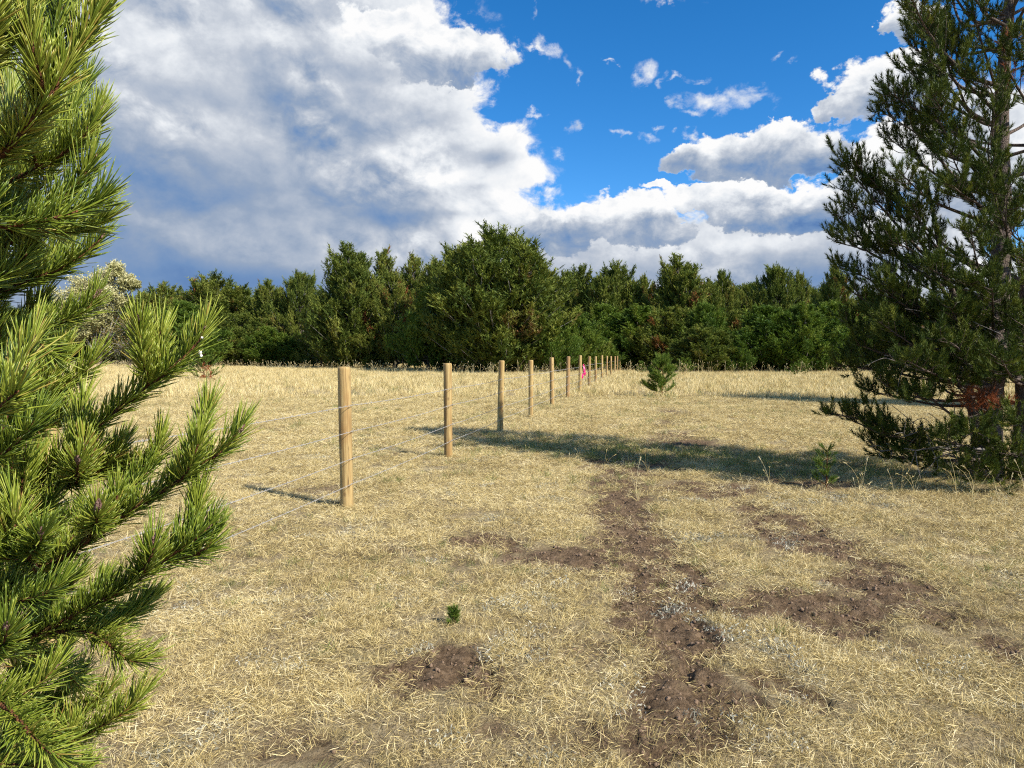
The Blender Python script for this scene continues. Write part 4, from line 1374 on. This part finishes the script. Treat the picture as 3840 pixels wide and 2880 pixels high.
def far_pine(h, prof, n_whorl, per_branch, rise, tuft, leaders=((0, 0, 1.0, 1.0),), clear=.03, brown=.04, gap=0.0):
    """tufted crown, limbs and trunk of a distant pine; prof(u) gives the radius at height u of 1"""
    axes, pos, shade, size = [], [], [], []
    tr, limbs = Bag(), Bag()
    for lx, ly, lh, lw in leaders:
        H = h * lh
        top = np.array([lx, ly, H])
        base = np.array([lx * .15, ly * .15, -.2])
        C = spline([base, np.array([lx * .6, ly * .6, H * .45]), top], .6)
        tr.add(*tube(C, np.linspace(.017 * h * lw ** .5 + .02, .012, len(C)), 7))
        zs = np.linspace(clear * H, H * .985, n_whorl)
        for z in zs:
            u = z / H
            c = C[int(np.argmin(np.abs(C[:, 2] - z)))].copy()
            c[2] = z
            rad = prof(u) * lw
            nb = max(3, int(RNG.normal(6.2, 1) * min(1, .45 + rad / 1.2)))
            a0 = RNG.uniform(0, 6.28)
            for b in range(nb):
                if RNG.uniform() < gap:
                    continue
                a = a0 + 2 * np.pi * b / nb + RNG.normal() * .3
                L = rad * RNG.choice([RNG.uniform(.6, .95), RNG.uniform(.95, 1.22)], p=[.62, .38])
                el = math.radians(rise[0] + (rise[1] - rise[0]) * u + RNG.normal() * 10)
                c = c.copy()
                c[2] = z + RNG.normal() * .22
                d = np.array([math.cos(a) * math.cos(el), math.sin(a) * math.cos(el), math.sin(el)])
                lift = np.array([0, 0, RNG.uniform(.2, .75) * L])
                tip = c + d * L + lift
                P = np.array([c, c + d * L * .55 - np.array([0, 0, .03 * L]), tip])
                limbs.add(*tube(P, [.012 + .012 * L, .010 + .006 * L, .006], 4, False))
                k = max(4, int(1.6 * per_branch * L * RNG.uniform(.75, 1.25)))
                f = RNG.uniform(.2, 1.0, k) ** .5
                side = np.cross(d, [0, 0, 1.])
                q = c + d * (L * f)[:, None] + lift * (f ** 2)[:, None] + side * (RNG.normal(size=k) * .22 * L * np.clip(1.2 - f, .22, 1))[:, None]
                q[:, 2] += RNG.normal(size=k) * .20 * L + .08 * L
                pos.append(q)
                ax = unit(d * .28 + np.array([0, 0, 1.1]) + RNG.normal(size=(k, 3)) * .2)
                axes.append(ax)
                size.append(np.where(f > .80, RNG.uniform(1.1, 2.2, k), RNG.uniform(.7, 1.1, k)))
                s = .50 + RNG.normal() * .12 + RNG.normal(size=k) * .10 + .12 * (f - .6)
                if u < .75 and RNG.uniform() < brown:
                    s = s * 0 + RNG.uniform(.88, 1.0)
                shade.append(s)
        # the leading shoot
        k = 12
        q = top + np.stack([RNG.normal(size=k) * .05, RNG.normal(size=k) * .05, RNG.uniform(-.5, .15, k)], -1)
        pos.append(q)
        axes.append(unit(RNG.normal(size=(k, 3)) * .3 + np.array([0, 0, 1.])))
        shade.append(np.full(k, .6))
        size.append(np.full(k, 1.3))
    pos, axes, shade = np.concatenate(pos), np.concatenate(axes), np.concatenate(shade)
    n, m = len(pos), 12
    A = np.repeat(axes, m, 0)
    off = RNG.uniform(0, 1.1, n * m)
    R = rand_perp(A)
    ang = np.radians(RNG.uniform(8, 40, n * m))
    D = unit(A * np.cos(ang)[:, None] + R * np.sin(ang)[:, None])
    tf = np.repeat(np.concatenate(size), m) * tuft
    L = RNG.uniform(.45, .8, n * m) * tuft
    B = np.repeat(pos, m, 0) + A * (off * tf)[:, None]
    V, F, q = needle_tris(B, D, L, L * .22, A * .12)
    t = np.repeat(np.repeat(shade, m) + RNG.normal(size=n * m) * .05, q)
    return tr, limbs, (V, F, np.clip(t, 0, 1))


def cone(w, p=1.0, low=.12, full=.22):
    """crown outline: widest at `full`, narrowing to the top and a little to the ground"""
    def f(u):
        if u < full:
            return w * (low + (1 - low) * (u / full) ** .6)
        return w * max(.04, ((1 - u) / (1 - full))) ** p
    return f


PROTO = {}


def proto(key, mat, *a, **k):
    tr, li, (V, F, t) = far_pine(*a, **k)
    PROTO[key] = (tr.mesh('trunk', M_BARK, True), li.mesh('branches', M_BARETWIG), mesh_np('crown', V, F, mat, False, t))


# all about ten metres tall; (half width) is given by the outline
proto('cone0', M_FAR, 10, cone(2.2, .62, .65), 26, 24, (8, 58), .30)
proto('cone1', M_FAR, 10, cone(2.0, .6, .7), 28, 24, (10, 60), .28, brown=.07)
proto('cone2', M_FAR, 10, cone(2.4, .5, .6, .28), 26, 22, (8, 58), .30, brown=.05)
proto('full0', M_FAR, 10, cone(2.0, .48, .7, .3), 22, 17, (12, 62), .30, leaders=((0, 0, 1, 1), (1.2, .4, .9, .8), (-1.2, -.2, .87, .85), (.3, -1.2, .82, .8), (-.4, 1.0, .9, .7)), brown=.07)
proto('full1', M_FAR, 10, cone(1.9, .48, .7, .3), 22, 19, (12, 62), .30, leaders=((0, 0, 1, 1), (1.0, -.5, .95, .8), (-1.1, .3, .84, .8)), brown=.05)
proto('thin0', M_FAR, 10, cone(1.35, .7, .5, .4), 24, 20, (15, 55), .30, clear=.25, gap=.22)
proto('thin1', M_FAR, 10, cone(1.7, .75, .5, .3), 24, 20, (12, 55), .28, clear=.12, gap=.12)
proto('young0', M_YOUNG, 10, cone(2.1, .75, .8, .15), 28, 24, (25, 68), .34, brown=.0)
proto('young1', M_YOUNG, 10, cone(2.3, .55, .8, .2), 24, 22, (25, 65), .36, leaders=((0, 0, 1, 1), (1.0, .5, .85, .7)), brown=.0)


def plant_tree(kind, px, top, wpx, D, label, group='pines along the far side of the meadow', name='pine_tree', dead=False):
    tr, li, cr = PROTO[kind]
    x = (px - CX) / FPX * D
    base = 1330 + CAM_H * FPX / D
    h = (base - top) / FPX * D
    co = np.empty(len(cr.vertices) * 3, np.float32)
    cr.vertices.foreach_get('co', co)
    w0 = np.percentile(np.abs(co.reshape(-1, 3)[:, 0]), 97) * 2
    w = wpx / FPX * D
    o = bpy.data.objects.new(name, None)
    COL.objects.link(o)
    o.location = (x, D, gz(x, D))
    o.rotation_euler = (0, 0, RNG.uniform(0, 6.28))
    s = w / w0
    o.scale = (s, s, h / 10.25)
    o['label'], o['category'], o['group'] = label, 'pine tree', group
    for nm, me in (('trunk', tr), ('branches', li), ('crown', cr)):
        c = link(nm, me, o)
    return o


TREES = [
    ('full0', 612, 1088, 230, 98, 'rounded dark green pine right of the pale willow'),
    ('cone1', 545, 1105, 110, 104, 'narrow pine top showing between the pale willow and its rounded neighbour'),
    ('full0', 820, 1058, 290, 94, 'wide bushy pine above the long green branch tip'),
    ('cone0', 930, 1100, 150, 100, 'small pine peeping out between two wide pines on the left'),
    ('full1', 1015, 1076, 170, 92, 'pale olive pine just left of the dark pointed pine'),
    ('cone2', 1128, 1050, 190, 90, 'pointed dark pine left of the tall pine behind the first post'),
    ('young1', 1005, 1235, 150, 84, 'short dark pine at the meadow edge below the pale olive pine'),
    ('young0', 1115, 1255, 130, 84, 'short bright pine at the meadow edge left of the first post'),
    ('young1', 700, 1150, 230, 74, 'yellow green bushy pine behind the long branch tip'),
    ('full0', 905, 1190, 200, 88, 'mid green pine filling the gap beside the long branch tip'),
    ('full1', 1312, 953, 290, 74, 'tall broad pine behind the first fence post'),
    ('thin0', 1448, 948, 130, 86, 'sparse pine with an open airy top between two fuller pines'),
    ('thin1', 1552, 962, 160, 84, 'pointed pine with two thin tops left of the biggest pine'),
    ('cone0', 1480, 1045, 210, 72, 'olive pine standing below the sparse airy top'),
    ('cone1', 1210, 1130, 150, 80, 'shaded pine to the left of the tall broad pine'),
    ('young0', 1610, 1090, 230, 61, 'deep green pointed pine left of the biggest pine'),
    ('cone2', 1400, 1180, 220, 73, 'low dull olive pine right of the first fence post'),
    ('full0', 1700, 965, 260, 66, 'pine behind the left shoulder of the biggest pine'),
    ('full0', 1865, 897, 425, 57, 'biggest round topped pine with bare grey twigs in its middle'),
    ('cone0', 1992, 985, 150, 60, 'narrow pine top on the right shoulder of the biggest pine'),
    ('young0', 2062, 1145, 190, 56, 'bright green cone shaped young pine right of the biggest pine'),
    ('young0', 2165, 1165, 190, 60, 'bright green young pine behind the middle fence posts'),
    ('young1', 2245, 1270, 130, 62, 'small bright pine behind the pink ribbon'),
    ('thin1', 2066, 1025, 120, 80, 'thin dark pine top above the bright cone shaped young pine'),
    ('full1', 2175, 1028, 210, 76, 'even topped pine above the middle fence posts'),
    ('full0', 2300, 1018, 230, 74, 'dense pine with several blunt tops above the far fence posts'),
    ('cone1', 2415, 1050, 140, 78, 'pine with thin spiky tops left of the tall dome shaped pine'),
    ('full1', 2540, 992, 260, 70, 'tall dome shaped pine above the lone sapling'),
    ('thin1', 2655, 1052, 130, 74, 'slim pine just right of the tall dome shaped pine'),
    ('cone0', 2705, 1036, 170, 76, 'pointed pine with a greyish bare patch low on its side'),
    ('cone1', 2775, 1105, 90, 84, 'small pointed pine in the dip of the skyline'),
    ('thin1', 2835, 1068, 100, 86, 'airy pine left of a pair of tall pines near the right'),
    ('cone2', 2905, 1028, 190, 80, 'left and broader of the pair of tall pines near the right'),
    ('cone1', 2990, 1036, 130, 80, 'right and slimmer of the pair of tall pines near the right'),
    ('thin0', 3060, 1120, 110, 84, 'low spiky pine right of the pair of tall pines'),
    ('young1', 2645, 1155, 170, 61, 'leafy green pine in front of the slim pine'),
    ('young1', 2400, 1165, 260, 66, 'broad dark pine standing at the end of the fence'),
    ('cone2', 2520, 1170, 240, 63, 'bushy pine directly behind the lone sapling'),
    ('full0', 2640, 1230, 210, 58, 'low spreading olive pine right of the lone sapling'),
    ('young0', 2765, 1270, 110, 57, 'small upright pine at the edge of the dark hollow'),
    ('young1', 2870, 1165, 270, 60, 'dark pine over the deep shaded hollow with bare stems'),
    ('young1', 3010, 1160, 220, 58, 'olive green bushy pine right of the deep shaded hollow'),
    ('young1', 3110, 1150, 220, 60, 'bushy pine partly hidden by the big pine at the right edge'),
    ('cone1', 3125, 1010, 150, 62, 'dark pine showing at the left side of the big right hand pine'),
    ('young1', 2270, 1160, 220, 69, 'shaded pine behind the small bright pine by the pink ribbon'),
    ('cone2', 2760, 1180, 180, 66, 'mid green pine between the low olive pine and the dark hollow'),
]
for t in TREES:
    o = plant_tree(*t)
    if 'biggest round' in t[5]:
        BIG = o
    if 'fence' in t[5] and 'end of' in t[5]:
        pass
# rows further in, of which only scraps show
for i in range(17):
    px = 560 + i * 160 + RNG.normal() * 25
    plant_tree(['full1', 'cone0', 'cone2', 'full0'][i % 4], px, RNG.uniform(1085, 1130) if px > 1200 else RNG.uniform(1120, 1165), RNG.uniform(200, 280), RNG.uniform(88, 108) if px > 1200 else RNG.uniform(108, 120),
               'dark pine deep in the wood, mostly hidden by nearer pines', 'pines deep in the wood')
for i, (px, D, top) in enumerate(((3250, 66, 1120), (3370, 62, 1090), (3480, 58, 1150), (3590, 66, 1080), (3700, 60, 1120), (3830, 64, 1060), (3960, 60, 1080), (4090, 62, 1050))):
    plant_tree(['young1', 'cone2', 'full1', 'young0'][i % 4], px, top, 240, D, 'pine glimpsed through the branches of the big right hand pine', 'pines behind the big right hand pine')
for i, (px, D, top) in enumerate(((330, 104, 1150), (200, 108, 1160), (60, 104, 1170), (-80, 108, 1120), (-220, 104, 1130))):
    plant_tree(['cone2', 'full1', 'cone0'][i % 3], px, top, 260, D, 'dark pine glimpsed through the near needles at the left edge', 'pines behind the near needles')
# the pine beyond the right edge whose shadow falls on the meadow
plant_tree('cone2', (15.8 / 19.0) * FPX + CX, 430, 380, 19.0, 'pine just beyond the right edge that shades the far meadow', 'pines behind the big right hand pine')


def dead_twigs():
    """bare grey twigs in the front of the biggest pine"""
    B = Bag()
    x, D = (1865 - CX) / FPX * 57, 57.0
    c0 = np.array([x, D - .6, .8])
    for i in range(34):
        a = RNG.uniform(-150, -20)
        L = RNG.uniform(1.6, 3.3)
        z = RNG.uniform(1.0, 5.2)
        d = np.array([math.cos(math.radians(a)), math.sin(math.radians(a)) * .7, RNG.uniform(-.1, .5)])
        b = np.array([c0[0] + .4, c0[1], z])
        C = spline([b, b + d * L * .5 + RNG.normal(size=3) * .15, b + d * L + RNG.normal(size=3) * .25], .35)
        B.add(*tube(C, np.linspace(.045, .012, len(C)), 4))
        for _ in range(6):
            k = RNG.integers(len(C) // 3, len(C))
            e = C[k] + unit(d + RNG.normal(size=3) * .8) * RNG.uniform(.3, .9)
            B.add(*tube(np.array([C[k], (C[k] + e) / 2 + RNG.normal(size=3) * .06, e]), .014, 3))
    me = B.mesh('dead_branches', M_GREYTWIG)
    o = link('dead_branches', me, BIG, label='bare grey dead twigs in the front of the crown')
    bpy.context.view_layer.update()
    o.matrix_parent_inverse = BIG.matrix_world.inverted()


dead_twigs()

# ------------------------------------------------------------------ pale willow and autumn shrub on the far left


def leafy_tree(name, x, y, lobes, mat, n_leaf, leaf, label, cat, trunk_r, tint_top):
    root = bpy.data.objects.new(name, None)
    COL.objects.link(root)
    root.location = (x, y, gz(x, y))
    root['label'], root['category'] = label, cat
    T, Bv = Bag(), Bag()
    T.add(*tube(spline([(0, 0, -.1), (.1, 0, 1.2), (0, .1, 2.4)], .4), [trunk_r * 1.2] + [trunk_r] * (len(spline([(0, 0, -.1), (.1, 0, 1.2), (0, .1, 2.4)], .4)) - 1), 9))
    V_, F_, T_ = [], [], []
    cr = Bag()
    for cx, cy, cz, r in lobes:
        c = np.array([cx, cy, cz])
        Bv.add(*tube(spline([np.array([0, 0, 1.0]), c * .5 + np.array([0, 0, .6]), c], .5), .09, 5))
        k = n_leaf
        for s in range(60):
            d = unit(RNG.normal(size=3))
            p = c + d * r * RNG.uniform(.35, 1.05) * np.array([1, 1, .85])
            Bv.add(*tube(np.array([c, (c + p) / 2 + RNG.normal(size=3) * .1, p]), .022, 3, False))
            m = k // 60
            q = p + RNG.normal(size=(m, 3)) * r * .15
            D = unit(RNG.normal(size=(m, 3)))
            V, F, kk = needle_strips(q, D, RNG.uniform(.6, 1.2, m) * leaf, np.full(m, leaf * .42), np.zeros((m, 3)))
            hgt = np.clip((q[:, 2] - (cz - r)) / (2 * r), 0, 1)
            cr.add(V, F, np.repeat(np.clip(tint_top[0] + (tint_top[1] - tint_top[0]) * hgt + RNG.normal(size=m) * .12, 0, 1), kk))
    link('trunk', T.mesh('trunk', M_BARK, True), root)
    link('branches', Bv.mesh('branches', M_BARETWIG), root)
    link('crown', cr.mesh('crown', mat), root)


def px_w(px, py, D):
    p = at(px, py, D)
    return p


lob = []
for px, py, r, dy in ((400, 1060, 2.3, 0), (340, 1110, 2.2, .5), (480, 1060, 1.3, -.3), (430, 1120, 2.0, -1), (300, 1080, 2.2, 1), (390, 1190, 2.0, -.5), (460, 1140, 1.6, .5), (230, 1130, 2.2, 0), (250, 1210, 2.2, 1), (510, 1065, .7, -.3), (430, 1010, 1.3, .4), (330, 1230, 2.0, 0)):
    p = at(px, py, 96) - np.array([at(370, 1300, 96)[0], 96, 0])
    lob.append((p[0], p[1] + dy, p[2], r))
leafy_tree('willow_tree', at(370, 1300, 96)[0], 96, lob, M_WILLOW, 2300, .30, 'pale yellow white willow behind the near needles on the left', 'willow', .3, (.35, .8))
lob = []
for px, py, r in ((480, 1230, 1.6), (420, 1260, 1.5), (540, 1270, 1.5), (480, 1300, 1.7), (430, 1320, 1.4), (560, 1320, 1.4), (600, 1290, 1.0), (390, 1290, 1.1), (520, 1215, 1.2)):
    p = at(px, py, 84) - np.array([at(485, 1300, 84)[0], 84, 0])
    lob.append((p[0], p[1] + RNG.normal() * .5, p[2], r))
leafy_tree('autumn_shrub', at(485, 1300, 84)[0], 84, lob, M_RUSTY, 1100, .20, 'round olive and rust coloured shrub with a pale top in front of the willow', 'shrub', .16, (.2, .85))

# ------------------------------------------------------------------ saplings on the meadow


def sapling(px, base_py, top_py, wpx, label, n_whorl=6, seed_brown=False, dens=1.0, name='pine_sapling', sparse=False):
    g = on_ground(px, base_py)
    D = g[1]
    h = (base_py - top_py) / FPX * D
    w = wpx / FPX * D * .5
    root = bpy.data.objects.new(name, None)
    COL.objects.link(root)
    root.location = (g[0], D, gz(g[0], D))
    root['label'], root['category'] = label, 'pine sapling'
    P = spline([(0, 0, -.03), (.01 * h, 0, h * .5), (0, 0, h * .93)], h * .08)
    stem = Bag()
    stem.add(*tube(P, np.linspace(.016 * h + .003, .004 * h + .001, len(P)), 6))
    shoots = []
    px_len = D / 710.0
    sl = max(.03, h * .13)
    for i in range(n_whorl):
        u = .10 + .80 * i / max(1, n_whorl - 1)
        z = h * u
        nb = 6 if not sparse else 4
        for b in range(nb):
            a = RNG.uniform(0, 6.28)
            L = w * (1.08 - u * .85) * RNG.uniform(.65, 1.1)
            tip = np.array([math.cos(a) * L, math.sin(a) * L, z + L * (.45 + .5 * u)])
            c = np.array([0, 0, z])
            m = c + (tip - c) * .55 - np.array([0, 0, .12 * L])
            Q = spline([c, m, tip], h * .05)
            stem.add(*tube(Q, np.linspace(.006 * h + .001, .002 * h + .0008, len(Q)), 4))
            n = max(2, int(7 * dens * L / max(w, .01)))
            for k in range(n):
                f = RNG.uniform(.3, 1)
                p = Q[int(f * (len(Q) - 1))]
                d = unit((tip - c) / (np.linalg.norm(tip - c) + 1e-6) * .8 + np.array([0, 0, .6]) + RNG.normal(size=3) * .4)
                shoots.append(np.array([p, p + d * sl * .5, p + d * sl]))
            d = unit(tip - m)
            shoots.append(np.array([tip - d * sl * .7, tip, tip + d * sl * .4]))
    shoots.append(np.array([[0, 0, h * .78], [0, 0, h * .9], [0, 0, h * .98]]))
    nl = max(.022, min(.10, h * .085))
    V, F, t = shoot_needles(shoots, 26, nl * .8, nl * 1.2, max(.003, px_len * .35), .5)
    link('stem', stem.mesh('stem', M_TWIG, True), root)
    link('needles', mesh_np('needles', V, F, M_YOUNG, False, t), root, kind='stuff')
    if seed_brown:
        sh = []
        for _ in range(26):
            p = np.array([RNG.uniform(.0, .5) * w, RNG.normal() * .2 * w - .3 * w, RNG.uniform(.1, .6) * h])
            d = unit(RNG.normal(size=3) + np.array([0, -.3, -.6]))
            sh.append(np.array([p, p + d * sl * .6, p + d * sl * 1.2]))
        V, F, t = shoot_needles(sh, 24, nl, nl * 1.4, px_len * .35, .5)
        link('dead_needles', mesh_np('dead_needles', V, F, M_DEADN, False, t), root, kind='stuff', label='red brown dead side of the sapling')
    return root


sapling(2482, 1487, 1343, 135, 'lone green pine sapling in the open meadow right of the fence', 8, dens=2.2)
sapling(765, 1428, 1322, 150, 'half dead sapling with red brown needles left of the first post', 6, True)
sapling(2404, 1402, 1358, 40, 'tiny pine sapling beside the far end of the fence', 5)
sapling(2566, 1404, 1352, 90, 'low bushy sapling between the lone sapling and the wood', 5)
sapling(2990, 1412, 1370, 90, 'low sapling at the foot of the dark hollow', 5)
sapling(3098, 1836, 1678, 120, 'small dark pine sapling standing in the shade left of the big pine', 5, sparse=True)
sapling(2472, 1440, 1395, 30, 'sprig of young pine just behind the lone sapling', 4)
sapling(1702, 2338, 2285, 28, 'tiny pine seedling in the open dry grass below the second post', 4, dens=.5, sparse=True)

# ------------------------------------------------------------------ survey stake with ribbon


def build_stake():
    D = 32.4
    x = (2188 - CX) / FPX * D
    root = bpy.data.objects.new('survey_stake', None)
    COL.objects.link(root)
    root.location = (x, D, gz(x, D))
    root['label'], root['category'] = 'thin survey stake tied with bright pink ribbon behind the fence', 'stake'
    V, F = lathe([(-.05, .010), (.0, .014), (1.06, .014), (1.08, .008)], 4)
    link('stake', mesh_np('stake', V, F, M_STAKE), root)
    B = Bag()
    for k, (dx, z0, z1) in enumerate(((.03, 1.05, .55), (-.03, .75, .42), (.05, 1.0, .62))):
        s = np.linspace(0, 1, 8)
        y = -.025 + .03 * np.sin(s * 5 + k)
        cx = dx * s * 1.8 + .015 * np.sin(s * 7)
        z = z0 + (z1 - z0) * s
        P = np.stack([cx, y, z], -1)
        wv = np.array([.036, .012 * (k - 1), 0])
        V = np.concatenate([P - wv, P + wv])
        i = np.arange(7)
        F = np.concatenate([np.stack([i, i + 1, i + 9], -1), np.stack([i, i + 9, i + 8], -1)])
        B.add(V, F)
    V, F = lathe([(.98, .02), (1.0, .028), (1.05, .026), (1.07, .018)], 8)
    B.add(V, F)
    link('ribbon', B.mesh('ribbon', M_PINK), root)


build_stake()

# ------------------------------------------------------------------ utility pole glimpsed through the needles


def build_pole():
    D = 92.0
    top = at(141, 1096, D)
    root = bpy.data.objects.new('utility_pole', None)
    COL.objects.link(root)
    root.location = (top[0], D, gz(top[0], D))
    root['label'], root['category'] = 'utility pole with a white transformer glimpsed through the near needles', 'utility pole'
    h = top[2]
    V, F = lathe([(-.2, .16), (0, .16), (h, .11), (h + .02, .02)], 10)
    link('pole', mesh_np('pole', V, F, M_POLE, True), root)
    z = at(132, 1137, D)[2]
    V, F = lathe([(-.42, .05), (-.40, .26), (-.3, .28), (.3, .28), (.36, .24), (.40, .08), (.44, .07), (.60, .05), (.62, .01)], 14, (-.42, -.05, z))
    link('transformer', mesh_np('transformer', V, F, M_WHITE, True), root)
    V, F = tube(np.array([[-1.0, -.16, h - .3], [1.0, -.16, h - .3]]), .06, 4)
    link('crossarm', mesh_np('crossarm', V, F, M_POLE), root)
    for x in (-.85, .85):
        V, F = lathe([(h - .24, .03), (h - .20, .06), (h - .15, .04), (h - .10, .06), (h - .05, .02)], 8, (x, -.16, 0))
        link('insulator', mesh_np('insulator', V, F, M_WHITE, True), root)
    P0 = np.array([-1.3, -.1, z + .1])
    for k, (end, lab) in enumerate(((at(640, 1195, 82), 'thin power cable running right from the utility pole across the trees'), (at(-300, 1085, 88), 'thin power cable running left from the utility pole'))):
        a = np.array([top[0] + (.85 if k == 0 else -.85), D - .16, h - .02])
        t = np.linspace(0, 1, 20)[:, None]
        P = a + (end - a) * t
        P[:, 2] -= (1.0 * 4 * t * (1 - t))[:, 0] * .5
        V, F = tube(P, .016, 4)
        o = link('power_line', mesh_np('power_line', V, F, M_LINE), label=lab, cat='power line', group='cables on the utility pole')


build_pole()
